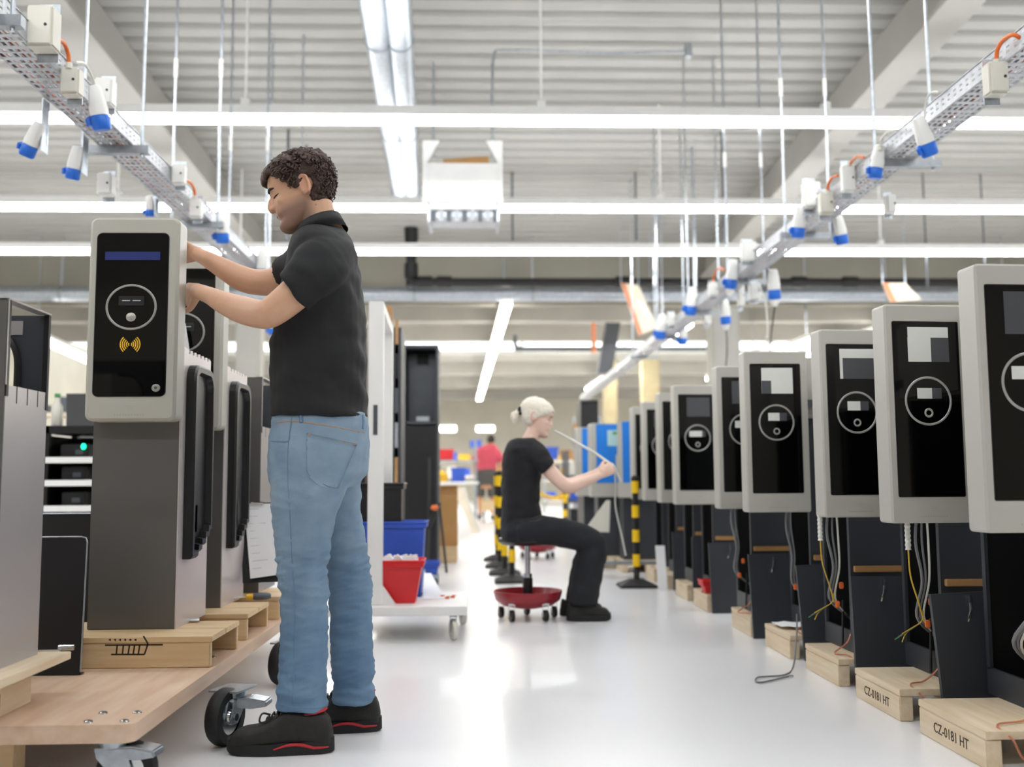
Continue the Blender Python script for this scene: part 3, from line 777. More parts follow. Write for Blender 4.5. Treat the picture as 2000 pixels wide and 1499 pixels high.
    # earth wire drooping over the pallet
    if i < 6:
        part('earth_wire', 'copper', t, lambda bm: wire(bm, [(xc + .02, y0 + .05, ZP + .10), (xc - .02, y0 + .0, ZP + .045), (xc - .09, yp + .10, ZP + .008), (1.46, yp + .05, ZP + .006), (1.47, yp - .012, ZP - .02), (1.50, yp - .02, .03), (1.58, yp - .03, .02)], .0032, 6, 6))
        part('drop_cable', 'cable_k', t, lambda bm: wire(bm, [(xc - .002, y0 + .09, ZP + .2), (xc - .008, y0 + .085, ZP + .1), (xc - .014, y0 + .08, ZP + .012)], .0055, 5, 6))
    # removed post door leaning in front of the pallet, with its latch
    if 0 < i < 8:
        xd = (1.55, 1.53, 1.452, 1.452, 1.40, 1.42, 1.43, 1.44)[i]; yd_ = yp - .055
        d = thing('door_panel', 'dark removed door panel standing before the %s open charger' % n, 'door panel', (xd + .125, yd_, 0), group='removed door panels along the long row')
        sh = Matrix.Translation((xd + .125, yd_, 0)) @ Matrix.Rotation(R(-5), 4, 'X') @ Matrix.Rotation(R((-2.5, -2.5, .5, -2.5, -1, -1, 1, 0)[i]), 4, 'Y')
        bm = bmesh.new(); box(bm, -.125, .125, 0, .003, 0, .425); box(bm, -.125, -.122, .003, .018, 0, .425); box(bm, .122, .125, .003, .018, 0, .425); box(bm, -.122, .122, .003, .018, .422, .425)
        bmesh.ops.transform(bm, matrix=sh, verts=bm.verts); obj('sheet', bm, 'anthracite', d)
        bm = bmesh.new(); box(bm, -.004, .006, -.012, .0, .385, .415); wire(bm, [(0, -.012, .39), (-.004, -.018, .365), (-.012, -.016, .345), (-.014, -.010, .332)], .0045, 4, 6)
        bmesh.ops.transform(bm, matrix=sh, verts=bm.verts); obj('latch', bm, 'chrome', d)
        bt = thing('wooden_batten', 'short wooden batten above the %s removed door panel' % n, 'batten', (xc + .12, y0 - .01, .43), group='wooden battens above the door panels')
        boxes('strip', 'batten', bt, [(xc + .012, xc + .24, y0 - .024, y0 - .001, .428, .452)], bev=.002)

pallet('pale pallet cut by the picture corner before the first open charger', 1.52, 2.1, 2.32, 2.70, 0, 'y', group='pallets under the long charger row')
# ---- blue chargers at the far end of the row
for i, (x, yq, yw) in enumerate(((1.25, 8.98, 20), (1.08, 9.45, 0), (1.02, 10.15, 0))):
    lab = ('blue-fronted charger edge-on beside the last grey covers', 'blue-fronted charger with pale screen the seated worker is wiring', 'blue-fronted charger farthest down the row')[i]
    t = thing('blue_charger', lab, 'charging station', (x + .15, yq, 0), group='blue-fronted chargers')
    L = Matrix.Translation((x + .15, yq, .655)) @ Matrix.Rotation(R((-30, 4, 4)[i]), 4, 'Z')
    def lp(name, m, fn, bev=0):
        bm = bmesh.new(); fn(bm); bmesh.ops.transform(bm, matrix=L, verts=bm.verts); return obj(name, bm, m, t, bev=bev)
    lp('casing', 'cover', lambda b: plate(b, .36, .68, .02, .0, .16))
    lp('blue_front', 'blueface', lambda b: plate(b, .30, .54, .006, -.004, .002, .02, .13))
    lp('screen', 'screen_g', lambda b: plate(b, .17, .145, .003, -.007, .0, .06, .47))
    lp('screen_header', 'green', lambda b: plate(b, .09, .025, .002, -.009, .0, .07, .575))
    lp('socket_frame', 'cover', lambda b: plate(b, .10, .14, .01, -.010, .0, .10, .25))
    lp('socket_hole', 'blackin', lambda b: plate(b, .05, .04, .006, -.012, .0, .10, .31))
    boxes('post', 'anthracite', t, [(x + .05, x + .36, yq + .17, yq + .45, .10, .80)])
    pallet('small pale pallet under the blue charger, %s of three' % ORD[i], x + .02, x + .5, yq + .05, yq + .5, 0, 'y', group='pallets under the blue chargers')

# ================================================================== wooden cart with the second group of chargers
DZ = .21; DT = .045
cx1 = atz(258, 1418, DZ).x; cy0 = atz(100, 1418, DZ).y
cart = thing('platform_cart', 'long wooden platform cart on castors carrying chargers', 'cart', (-1.5, 3.6, 0))
bm = bmesh.new()
P = []
r = .03
# deck outline with rounded near corner
out = [(cx1, 5.3), (cx1 - 1.5, 5.3), (cx1 - 1.5, cy0)] + [(cx1 - r + r * math.sin(R(a)), cy0 + r - r * math.cos(R(a))) for a in (0, 22, 45, 67, 90)]
loft(bm, [[V((x, y, DZ - DT)) for x, y in out], [V((x, y, DZ)) for x, y in out]])
obj('deck', bm, 'deck', cart)
boxes('frame_beam', 'pine', cart, [(cx1 - 1.45, cx1 - .32, cy0 + .07, cy0 + .14, DZ - DT - .12, DZ - DT - .001)])
def castor(parent, x, y, top, rw, yaw, wd=.04, lever=True, tyre='rubber', lyaw=0):
    A = Matrix.Translation((x, y, 0)) @ Matrix.Rotation(R(yaw), 4, 'Z')
    B = Matrix.Translation((x, y, 0)) @ Matrix.Rotation(R(lyaw), 4, 'Z')
    def tr(bm): bmesh.ops.transform(bm, matrix=A, verts=bm.verts)
    off = rw * .45
    bm = bmesh.new()
    box(bm, -.055 - off * .2, .055, -.05, .05, top - .006, top); lathe(bm, [(.04, 0), (.045, .02)], (0, 0, top - .028), n=16)
    for s in (-1, 1):
        Pp = [(-.04, top - .028), (.035, top - .028), (off + .02, rw * .95), (off + .012, rw * .75), (off - .02, rw * .75), (-.035, rw * 1.5)]
        a_, b_ = s * (wd / 2 + .006), s * (wd / 2 + .010)
        loft(bm, [[V((px_, a_, pz)) for px_, pz in Pp], [V((px_, b_, pz)) for px_, pz in Pp]])
    box(bm, -.04, .035, -wd / 2 - .008, wd / 2 + .008, top - .036, top - .028)
    tr(bm); f = obj('castor_fork', bm, 'galv', parent)
    bm = bmesh.new(); lathe(bm, [(rw * .62, -wd / 2), (rw * .93, -wd / 2), (rw, -wd / 4), (rw, wd / 4), (rw * .93, wd / 2), (rw * .62, wd / 2)], (off, 0, rw), (0, 1, 0), 32, cap=False); tr(bm); obj('tyre', bm, tyre, f, smooth=True)
    bm = bmesh.new(); lathe(bm, [(rw * .62, -wd / 2 + .003), (rw * .50, -wd / 2 + .012), (rw * .3, -wd / 2 + .010), (rw * .24, -wd / 2 - .004), (rw * .24, wd / 2 + .004), (rw * .3, wd / 2 - .01), (rw * .5, wd / 2 - .012), (rw * .62, wd / 2 - .003)], (off, 0, rw), (0, 1, 0), 28); tr(bm); obj('hub', bm, 'chrome', f, smooth=True)
    bm = bmesh.new(); tube(bm, [(off, -wd / 2 - .018, rw), (off, wd / 2 + .018, rw)], .012, 8); tr(bm); obj('axle', bm, 'chrome', f)
    if lever:
        bm = bmesh.new()
        Pp = [(-.03, top - .03), (.06, top - .024), (.115, top - .034), (.12, top - .05), (.07, top - .058), (-.03, top - .05)]
        loft(bm, [[V((a, -wd / 2 - .012, b)) for a, b in Pp], [V((a, wd / 2 + .012, b)) for a, b in Pp]]); bmesh.ops.transform(bm, matrix=B, verts=bm.verts); obj('brake_lever', bm, 'galv', f, bev=.004)
    return f
for x, y, yaw, lv in ((cx1 - .08, cy0 + .10, 5, True), (-.765, 3.30, -108, True), (-.765, 4.24, -108, True), (cx1 - 1.38, cy0 + .12, 0, False), (cx1 - 1.38, 4.9, 0, False)):
    castor(cart, x, y, DZ - DT, .086 if x > -.8 and lv else .075, yaw, .045, lv, lyaw=-5)
for (u, v) in ((172, 1411), (243, 1410), (201, 1394), (268, 1393)):
    p = atz(u, v, DZ); part('bolt', 'chrome', cart, lambda bm: lathe(bm, [(.012, 0), (.011, .003), (.006, .005)], p, n=14), smooth=True)
for (x, y) in ((-.93, 3.52), (-.90, 3.60)):
    part('bolt', 'chrome', cart, lambda bm: lathe(bm, [(.010, 0), (.009, .003), (.005, .005)], (x, y, DZ), n=14), smooth=True)

# pallets on the deck
PX = -.862
stp = thing
p1 = pallet('pine pallet with scribbled stamp under the finished cart charger', PX - .62, PX, 3.40, 3.79, DZ, 'x', H=.098, nst=2, th=.018, group='pallets on the cart')
# hand-stamped arrow mark on its front
mk = bmesh.new(); yf = 3.3994
def mark(u0, v0, u1, v1, w=.005):
    a, b = at(u0, v0, yf), at(u1, v1, yf); a.y = b.y = yf
    d = (b - a).normalized(); nrm = V((-d.z, 0, d.x)) * w / 2
    q = [a - nrm, b - nrm, b + nrm, a + nrm]
    loft(mk, [q, [p + V((0, .0004, 0)) for p in q]])
for s in ((205, 1261, 318, 1260), (280, 1243, 289, 1258), (289, 1258, 282, 1279), (217, 1279, 282, 1279), (229, 1260, 227, 1279), (241, 1260, 239, 1279), (253, 1260, 250, 1279), (263, 1260, 260, 1279), (273, 1260, 270, 1279)): mark(*s)
for k in range(6): mark(212 + k * 10, 1251, 216 + k * 10, 1249, .003); mark(216 + k * 10, 1249, 215 + k * 10, 1253, .003)
st = [c for c in p1.children if c.name.startswith('stringer')][0]
obj('stamped_mark', mk, 'stamp', st)
pallet('pine pallet under the cart charger hidden by the worker\'s arms', PX - .62, PX - .01, 3.97, 4.37, DZ, 'x', H=.098, nst=2, th=.018, group='pallets on the cart')
pallet('pine pallet at the far end of the cart beside the clipboard', PX - .62, PX + .0, 4.55, 4.95, DZ, 'x', H=.098, nst=2, th=.018, group='pallets on the cart')
p0 = pallet('pine pallet at the picture edge under the headless grey post', -1.76, -1.215, 2.40, 2.90, DZ, 'y', H=.098, group='pallets on the cart', over=0)
boxes('top_board', 'pine_y', p0, [(-1.40, -1.15, 2.54, 3.00, DZ + .0985, DZ + .12)], bev=.002)
bm = bmesh.new()
for k in range(3): box(bm, -1.2148, -1.2142, 2.66 + .022 * k, 2.668 + .022 * k, DZ + .018, DZ + .06)
o = obj('stamped_mark', bm, 'stamp', p0)

PT = DZ + .098
def finished_station(label, xr, yf_, m='post_grey', holder=True, head=True):
    t = thing('charging_station', label, 'charging station', (xr - .15, yf_ + .2, PT), group='grey chargers on the cart')
    w, d = .298, .385; x0 = xr - w; zt_ = 1.28
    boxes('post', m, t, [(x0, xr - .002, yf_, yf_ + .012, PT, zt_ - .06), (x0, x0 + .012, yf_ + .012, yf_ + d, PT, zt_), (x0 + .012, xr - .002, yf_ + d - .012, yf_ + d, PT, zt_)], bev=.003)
    bm = bmesh.new()                                             # side panel with a notched upper edge
    prof = [(0, PT), (d, PT), (d, zt_ - .01)]
    for k in range(6):
        y_ = d - .03 - k * .05
        prof += [(y_, zt_ - .005), (y_ - .004, zt_ - .017), (y_ - .02, zt_ - .017), (y_ - .024, zt_ - .003)]
    prof += [(0, zt_)]
    loft(bm, [[V((xr - .004, yf_ + a, b)) for a, b in prof], [V((xr, yf_ + a, b)) for a, b in prof]])
    obj('side_panel', bm, 'post_lit_side', t)
    if holder:
        zb, ztp = PT + .23, 1.225
        bm = bmesh.new()
        H_ = ztp - zb
        P = [(-.135, .0), (-.06, .0), (-.055, .02), (-.005, .02), (.0, .04), (.05, .04), (.055, .065), (.10, .065), (.105, .09), (.135, .09)]
        P += [(.075 + .06 * math.cos(R(k * 15)), H_ - .06 + .06 * math.sin(R(k * 15))) for k in range(7)] + [(-.075 - .06 * math.sin(R(k * 15)), H_ - .06 + .06 * math.cos(R(k * 15))) for k in range(7)]
        def rg(x, e=0.):
            return [V((x, yf_ + .195 + a * (1 - e / .135), zb + H_ / 2 + (b - H_ / 2) * (1 - e / (H_ / 2)))) for a, b in P]
        loft(bm, [rg(xr), rg(xr + .026), rg(xr + .034, .008), rg(xr + .034, .026), rg(xr + .012, .032)])
        h = obj('cable_holder', bm, 'blackplastic', t)
        for (dy, z) in ((.16, ztp - .37), (.16, ztp - .62)):
            part('holder_screw', 'lock', h, lambda bm: lathe(bm, [(.009, 0), (.007, .004)], (xr + .006, yf_ + dy, z), (1, 0, 0), 10))
        part('holder_latch', 'steel_d', h, lambda bm: box(bm, xr + .006, xr + .012, yf_ + .15, yf_ + .20, ztp - .60, ztp - .50), bev=.002)
    if head:
        zc = at(260, 823, 3.50).z
        L = Matrix.Translation((x0 + w / 2 + .002, yf_ - .085, zc)) @ Matrix.Diagonal((1.045, 1, (at(260, 425, 3.50).z - zc) / CH, 1))
        cover_parts(t, L, True, 'cover_left')
        part('mount_arm', 'steel_d', t, lambda bm: box(bm, x0 + .05, x0 + .09, yf_ - .01, yf_ + .03, zt_ - .2, zt_ + .1))
    return t
xr1 = at(343, 1215, 3.58).x
finished_station('finished grey charger with rounded screen and yellow contactless symbol', xr1, 3.58)
st2 = finished_station('grey charger on the cart partly hidden behind the worker\'s forearms', xr1 + .008, 4.17)
tq = [at(352, 628, 4.05), at(362, 632, 4.05), at(371, 690, 4.05), at(354, 690, 4.05)]
part('paper_tag', 'paper', st2, lambda bm: loft(bm, [tq, [q + V((0, .002, 0)) for q in tq]]))

def headless_post(label, xr, yf_, d, zbase, ztop=1.286, zs=1.06):
    t = thing('open_post', label, 'charger post', (xr - .15, yf_ + d / 2, zbase), group='headless posts on the cart')
    w = .298; x0 = xr - w
    boxes('near_wall', 'post_grey', t, [(x0, xr - .001, yf_ - .004, yf_, zbase, ztop)])  # shade of the front face painted in as a darker grey
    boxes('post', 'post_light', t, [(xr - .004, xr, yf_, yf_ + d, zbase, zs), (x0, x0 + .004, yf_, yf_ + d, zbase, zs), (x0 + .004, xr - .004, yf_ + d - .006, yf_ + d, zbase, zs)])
    boxes('frame_upright', 'blackmetal', t, [(xr - .006, xr + .002, yf_, yf_ + .014, zs - .03, ztop - .003)])
    boxes('frame_upright', 'blackmetal', t, [(xr - .012, xr + .002, yf_ + d - .012, yf_ + d + .002, zs - .05, ztop - .003)])
    boxes('top_lip', 'post_light', t, [(xr - .03, xr + .003, yf_ - .004, yf_ + d + .003, ztop - .003, ztop + .002)])
    boxes('corner_trim', 'post_light', t, [(xr + .0005, xr + .0025, yf_ - .004, yf_ + .0, zs, ztop)])
    # far wall with an arched cut-out
    xa_, N, y_ = xr - .082, 10, yf_ + d - .006
    curve = [(xa_ - .10, 1.232)] + [(xa_ - .06 + .06 * math.sin(PI / 2 * k / N), 1.135 + .095 * math.cos(PI / 2 * k / N)) for k in range(N + 1)] + [(xa_, zs)]
    Q = curve + [(xr - .006, zs), (xr - .006, ztop - .004), (x0 + .006, ztop - .004), (x0 + .006, 1.232)]
    bm = bmesh.new(); loft(bm, [[V((a, y_, b)) for a, b in Q], [V((a, y_ + .004, b)) for a, b in Q]]); obj('arched_wall', bm, 'anthracite', t)
    part('arch_seal', 'blackplastic', t, lambda bm: tube(bm, [V((a, y_ - .004, b)) for a, b in curve], .010, 8))
    for k in range(3): boxes('edge_slot', 'blackmetal', t, [(xr - .001, xr + .001, yf_ + d * (.25 + .25 * k), yf_ + d * (.25 + .25 * k) + .003, zs - .045, zs)])
    boxes('label_plate', 'post_light', t, [(xa_ - .06, xa_ + .01, y_ - .004, y_ - .001, ztop - .06, ztop - .02)])
    return t
headless_post('headless light-grey post at the picture edge with arched cut-out', at(18, 580, 2.69).x, 2.69, .26, DZ + .12)
headless_post('headless light-grey post between the clipboard and the worker\'s back pocket'.replace("back pocket", "jeans"), xr1 + .04, 4.72, .37, PT)

# leaning black panels
def lean_panel(label, xr, y, z0, h, w, rz, tilt, lip=True):
    t = thing('metal_sheet', label, 'metal panel', (xr - w / 2, y, z0), group='black panels on the cart')
    A = Matrix.Translation((xr, y, z0)) @ Matrix.Rotation(R(rz), 4, 'Z') @ Matrix.Rotation(R(tilt), 4, 'X')
    bm = bmesh.new(); pr = rrect(w, h, .018, 4); pr = [(a - w / 2, b) for a, b in pr]
    loft(bm, [[A @ V((a, 0, b)) for a, b in pr], [A @ V((a, .004, b)) for a, b in pr]]); obj('sheet', bm, 'blackmetal', t)
    bm = bmesh.new(); tube(bm, [A @ V((-.0015, -.001, .01)), A @ V((-.0015, -.001, h - .018)), A @ V((-.006, -.001, h - .004)), A @ V((-.02, -.001, h - .0005)), A @ V((-w + .02, -.001, h - .0005))], .0028, 6); obj('bright_edge', bm, 'galv', t)
    bm = bmesh.new(); box(bm, -w + .01, -.002, .004, .03, .002, .006, A); obj('return_flange', bm, 'blackmetal', t)
xp = atz(158, 1320, DZ)
lean_panel('black panel with rounded bright corner leaning beside the headless post', xp.x, xp.y, DZ + .001, .425, .30, 0, -3)
lean_panel('tall black panel standing behind the finished cart charger', at(176, 1100, 3.9).x, 3.93, DZ + .001, .48, .34, 0, -2)
# metal tongues on the pallets, clipboard, screwdriver, bits
for lab, u, v, z in (('flat metal fitting at the foot of the finished cart charger', 355, 1217, PT), ('flat metal fitting on the pallet of the headless post', 100, 1272, DZ + .12), ('flat metal fitting on the second cart pallet', 438, 1170, PT)):
    p = atz(u, v, z)
    t = thing('metal_fitting', lab, 'metal fitting', p, group='flat metal fittings on the pallets')
    part('tongue', 'chrome', t, lambda bm: box(bm, p.x - .045, p.x + .03, p.y - .014, p.y + .010, p.z + .0005, p.z + .005), bev=.0015)
    part('peg', 'chrome', t, lambda bm: tube(bm, [(p.x + .02, p.y, p.z + .008), (p.x + .062, p.y + .004, p.z + .008)], .0075, 8), smooth=True)
yk = 4.50
t = thing('clipboard', 'clipboard with white sheet leaning against the last cart post', 'clipboard', at(510, 1135, yk))
q = [at(u, v, Y) for u, v, Y in ((474, 1140, yk), (545, 1137, yk), (531, 982, yk + .12), (470, 982, yk + .12))]
part('board', 'blackplastic', t, lambda bm: loft(bm, [q, [p + V((0, .006, 0)) for p in q]]))
q2 = [at(u, v, Y) for u, v, Y in ((489, 1131, yk - .006), (552, 1122, yk - .006), (532, 984, yk + .112), (477, 984, yk + .112))]
sh_ = part('paper_sheet', 'paper', t, lambda bm: loft(bm, [q2, [p + V((0, .002, 0)) for p in q2]]))
bm = bmesh.new()
for k in range(9):
    f = .08 + .1 * k
    a = q2[3].lerp(q2[0], f); b = q2[2].lerp(q2[1], f)
    a2, b2 = a.lerp(b, .1), a.lerp(b, .35 + .5 * random.random()); o_ = V((0, -.0008, 0)); h_ = V((0, 0, .0014))
    loft(bm, [[a2 + o_, b2 + o_, b2 + o_ + h_, a2 + o_ + h_], [a2, b2, b2 + h_, a2 + h_]])
obj('printed_lines', bm, 'paper_line', sh_)
part('clip', 'chrome', t, lambda bm: tube(bm, [at(490, 983, yk + .10), at(515, 983, yk + .10)], .006, 8))
p = atz(492, 1146, PT); p.y = 4.42; p = at(492, 1146, 4.42); p.z = PT + .016
t = thing('screwdriver', 'screwdriver with grey and yellow handle lying on the pallet', 'screwdriver', p)
part('handle', 'steel_d', t, lambda bm: limb(bm, [((p.x + .0, p.y, p.z), .010, .010), ((p.x + .02, p.y + .005, p.z), .016, .016), ((p.x + .06, p.y + .02, p.z), .015, .015), ((p.x + .075, p.y + .025, p.z), .010, .010)], 10, 2), smooth=True)
part('yellow_ring', 'yellow', t, lambda bm: tube(bm, [(p.x - .022, p.y - .008, p.z), (p.x + .004, p.y + .001, p.z)], .0125, 10), smooth=True)
part('shaft', 'chrome', t, lambda bm: tube(bm, [(p.x - .11, p.y - .04, p.z - .006), (p.x - .02, p.y - .007, p.z)], .003, 6))
for k, (u, v) in enumerate(((461, 1160), (474, 1158))):
    p = atz(u, v, PT); t = thing('black_screw', 'tiny black screw on the pallet, %s the screwdriver' % ('farther from', 'closer to')[k], 'screw', p, group='loose screws')
    part('screw_head', 'blackplastic', t, lambda bm: lathe(bm, [(.007, 0), (.007, .006), (.004, .009)], p, n=10)); part('screw_shank', 'blackplastic', t, lambda bm: tube(bm, [p + V((.006, 0, .004)), p + V((.022, .006, .004))], .0028, 6))

# ================================================================== people
def pring(v, u0, u1, Y, hd, n=28, p=.8, tilt=0.):      # horizontal body ring whose outline runs from pixel u0 to u1
    a, b = at(u0, v - tilt, Y), at(u1, v + tilt, Y); c = (a + b) / 2; ax = (b - a) / 2; ay = V((0, hd, 0)); out = []
    for k in range(n):
        t = 2 * PI * k / n; cs, sn = math.cos(t), math.sin(t)
        out.append(c + ax * math.copysign(abs(cs) ** p, cs) + ay * math.copysign(abs(sn) ** p, sn))
    return out
def prings(rows, sub=3, **k): return [pring(*r, **k) for r in cromf([list(r) for r in rows], sub)]
def hand(bm, w, d, n, s=1., curl=(25, 30, 20), spread=.0, flip=1):
    d = V(d).normalized(); n = V(n); n = (n - d * n.dot(d)).normalized(); b = d.cross(n) * flip; w = V(w)
    limb(bm, [(w - d * .02, .017 * s, .024 * s), (w + d * .02 * s, .016 * s, .032 * s), (w + d * .06 * s, .015 * s, .041 * s), (w + d * .092 * s, .012 * s, .040 * s)], 14, 3, ref=n)
    for k, L in enumerate((.066, .076, .071, .056)):
        q = w + d * (.085 - .006 * (k == 3)) * s + b * ((k - 1.5) * .0205 * s); a = 0.; pts = [(q - d * .02 * s, .0095 * s, .0095 * s)]
        dd = (d + b * ((k - 1.5) * spread)).normalized()
        for j, f in enumerate((.46, .30, .24)):
            a += R(curl[j]); dv = dd * math.cos(a) + n * math.sin(a); q2 = q + dv * (L * f * s)
            pts.append((q, (.0095 - .001 * j) * s, (.0098 - .001 * j) * s)); q = q2
        pts.append((q, .0055 * s, .006 * s))
        limb(bm, pts, 10, 2, ref=b)
    q = w + d * .028 * s - b * .028 * s
    t1 = (d * .65 - b * .6 + n * .35).normalized(); t2 = (d * .85 - b * .15 + n * .5).normalized()
    limb(bm, [(q - t1 * .02 * s, .014 * s, .014 * s), (q + t1 * .012 * s, .0135 * s, .0135 * s), (q + t1 * .042 * s, .0115 * s, .0115 * s), (q + t1 * .042 * s + t2 * .028 * s, .009 * s, .0095 * s), (q + t1 * .042 * s + t2 * .038 * s, .005 * s, .006 * s)], 10, 2)
HEADROWS = [  # z, front x, back x, half width
    (.000, .074, .030, .026), (.008, .090, .010, .040), (.024, .097, -.014, .050), (.042, .086, -.035, .057), (.052, .089, -.045, .059), (.060, .093, -.052, .061), (.068, .092, -.06, .063),
    (.082, .089, -.075, .066), (.105, .087, -.094, .070), (.122, .083, -.102, .071), (.138, .091, -.108, .073), (.160, .093, -.112, .076), (.185, .084, -.109, .076), (.208, .060, -.096, .066), (.225, .028, -.074, .046), (.233, -.005, -.050, .022)]
def head_mesh(bm, H, nose=1.):
    rings = []
    for z, fx, bx_, w_ in cromf([list(r) for r in HEADROWS], 3):
        c, rx = (fx + bx_) / 2, (fx - bx_) / 2; rg = []
        for k in range(30):
            a = 2 * PI * k / 30; cs, sn = math.cos(a), math.sin(a)
            rg.append(H(c + rx * math.copysign(abs(cs) ** .86, cs), w_ * math.copysign(abs(sn) ** .82, sn), z))
        rings.append(rg)
    loft(bm, rings)
    # nose: bridge to tip, with wings
    n = nose
    limb(bm, [(H(.076, 0, .142), .012, .007), (H(.082, 0, .124), .017, .008), (H(.085 * n, 0, .108), .019, .009), (H(.088 * n, 0, .097), .0215, .0105), (H(.086, 0, .0875), .019, .012), (H(.084, 0, .081), .010, .009)], 14, 3, ref=(H(1, 0, 0) - H(0, 0, 0)).normalized())
    for s in (-1, 1): ellips(bm, H(.095, s * .012, .091), H(.012, 0, 0) - H(0, 0, 0), H(0, .008, 0) - H(0, 0, 0), H(0, 0, .008) - H(0, 0, 0))
    # lips, chin, brow ridge, cheek
    d = lambda a, b, c: H(a, b, c) - H(0, 0, 0)
    ellips(bm, H(.086, 0, .0655), d(.009, 0, 0), d(0, .022, 0), d(0, 0, .0048)); ellips(bm, H(.085, 0, .0555), d(.009, 0, 0), d(0, .020, 0), d(0, 0, .0052))
    for s in (-1, 1):
        ellips(bm, H(.072, s * .030, .142), d(.016, 0, 0), d(0, .022, 0), d(0, 0, .006))
        ellips(bm, H(.068, s * .033, .122), d(.011, 0, 0), d(0, .013, 0), d(0, 0, .009))
        ellips(bm, H(.055, s * .045, .098), d(.020, 0, 0), d(0, .016, 0), d(0, 0, .018))
        # ear: tilted disc with rim
        rim = [H(-.030 + .019 * math.cos(R(a)) * (1.05 if 30 < a < 150 else .8), s * (.077 + .008 * (math.cos(R(a)) < .2)), .115 + .031 * math.sin(R(a))) for a in range(-70, 260, 25)]
        tube(bm, rim, .0055, 8)
        ellips(bm, H(-.030, s * .074, .115), d(.015, 0, 0), d(0, .006, 0), d(0, 0, .026))
        ellips(bm, H(-.024, s * .076, .088), d(.008, 0, 0), d(0, .005, 0), d(0, 0, .009))
def on(bvh, o, dr):
    h = bvh.ray_cast(V(o), V(dr).normalized()); return h[0]
def bvh_of(me): return BVHTree.FromPolygons([v.co.copy() for v in me.vertices], [tuple(p.vertices) for p in me.polygons])
def face_lines(t, me, H, brow='brow', sides=(-1, 1), lips='skin'):
    bv = bvh_of(me); f = H(1, 0, 0) - H(0, 0, 0)
    def strip(name, m, P, r):
        pts = [on(bv, H(.2, y, z), -f) for y, z in P]; pts = [p for p in pts if p]
        if len(pts) > 2: part(name, m, t, lambda bm: tube(bm, [p + f * .0006 for p in pts], [r * (.45 if i in (0, len(pts) - 1) else 1) for i in range(len(pts))], 6))
    for s in sides:
        strip('eyebrow', brow, [(s * (.008 + .009 * k), .142 + .004 * math.sin(k / 5 * PI)) for k in range(6)], .0052)
        strip('eyelashes', brow, [(s * (.018 + .007 * k), .1205 - .003 * math.sin(k / 5 * PI)) for k in range(6)], .0024)
    strip('mouth_line', 'brow', [(-.018 + .006 * k, .0605) for k in range(7)], .0011)

# ------------------------------------------------ standing worker
mt = R(19); f_ = V((-math.cos(mt), -.03, -math.sin(mt))).normalized(); u_ = V((-math.sin(mt), 0, math.cos(mt))); s_ = V((0, -1, 0))
O_ = at(549, 444, 3.30) - f_ * .092 - u_ * .028
def HM(x, y, z): return O_ + f_ * x + s_ * y + u_ * z
man = thing('person', 'standing person in black polo shirt and blue jeans reaching into the finished charger', 'person', (at(620, 1440, 3.3).x, 3.3, 0))
bm = bmesh.new()
head_mesh(bm, HM, 1.09)
limb(bm, [(at(618, 395, 3.3), .052, .054), (at(622, 425, 3.3), .058, .058), (at(634, 460, 3.3), .066, .075), (at(640, 500, 3.3), .08, .11)], 18, 3, ref=V((1, 0, 0)))
# hidden torso and legs keep the body one surface
loft(bm, prings([(480, 585, 675, 3.3, .13), (540, 580, 690, 3.3, .16), (640, 560, 695, 3.3, .14), (760, 550, 697, 3.3, .13), (860, 548, 700, 3.3, .14), (940, 548, 690, 3.3, .14)]))
limb(bm, [(at(600, 900, 3.22), .07, .07), (at(592, 1085, 3.2), .05, .05), (at(592, 1250, 3.2), .045, .045), (at(592, 1372, 3.2), .035, .035)], 12, 3)
limb(bm, [(at(650, 900, 3.4), .07, .07), (at(680, 1085, 3.42), .045, .045), (at(686, 1250, 3.42), .045, .045), (at(690, 1345, 3.42), .035, .035)], 12, 3)
w1, w2 = at(384, 568, 3.58), at(384, 496, 3.68)
limb(bm, [(at(648, 500, 3.2), .06, .06), (at(620, 530, 3.12), .055, .055), (at(575, 575, 3.07), .052, .05), (at(530, 610, 3.07), .047, .045), (at(508, 614, 3.11), .045, .044), (at(475, 606, 3.2), .045, .044), (at(440, 593, 3.33), .038, .038), (at(410, 578, 3.46), .030, .030), (w1, .024, .027)], 18, 4)
hand(bm, w1, V((-.55, .8, -.02)), V((-.8, -.5, -.2)), 1.0, (18, 24, 18))
limb(bm, [(at(640, 490, 3.42), .06, .06), (at(600, 510, 3.52), .055, .055), (at(548, 546, 3.6), .05, .05), (at(505, 552, 3.63), .047, .045), (at(470, 543, 3.64), .045, .044), (at(430, 521, 3.65), .036, .038), (at(402, 505, 3.66), .029, .030), (w2, .024, .027)], 18, 4)
hand(bm, w2, V((-.93, .15, .05)), V((.1, -.9, -.35)), 1.0, (18, 24, 18), flip=-1)
me = remesh(bm, .0042, 5, .5)
def mtint(co):
    d = co - O_; x, z, y = d.dot(f_), d.dot(u_), abs(d.dot(s_))
    if -.03 < z < .24 and -.12 < x < .13 and y < .1:
        k = 0.
        if z < .095 and x > -.04: k = 1.25 * max(0, min(1, (.098 - z + .25 * max(0, .02 - x)) / .04)) * max(0, min(1, (x + .04) / .03)) * (1 if z > -.005 else .4)
        if .045 < z < .085 and x > .06 and y < .03: k *= .55
        if abs(z - .0605) < .0095 and x > .075 and y < .021: return (.86, .62, .60)
        ear = 1. if (y > .072 and .08 < z < .15 and -.06 < x < .0) else 0
        rd = .07 * ear
        return (1 - .44 * k, 1 - .44 * k - rd * 1.3, 1 - .40 * k - rd)
    return (1, 1, 1)
tint(me, mtint)
obj('body', me, 'skin', man, smooth='full')
face_lines(man, me, HM)
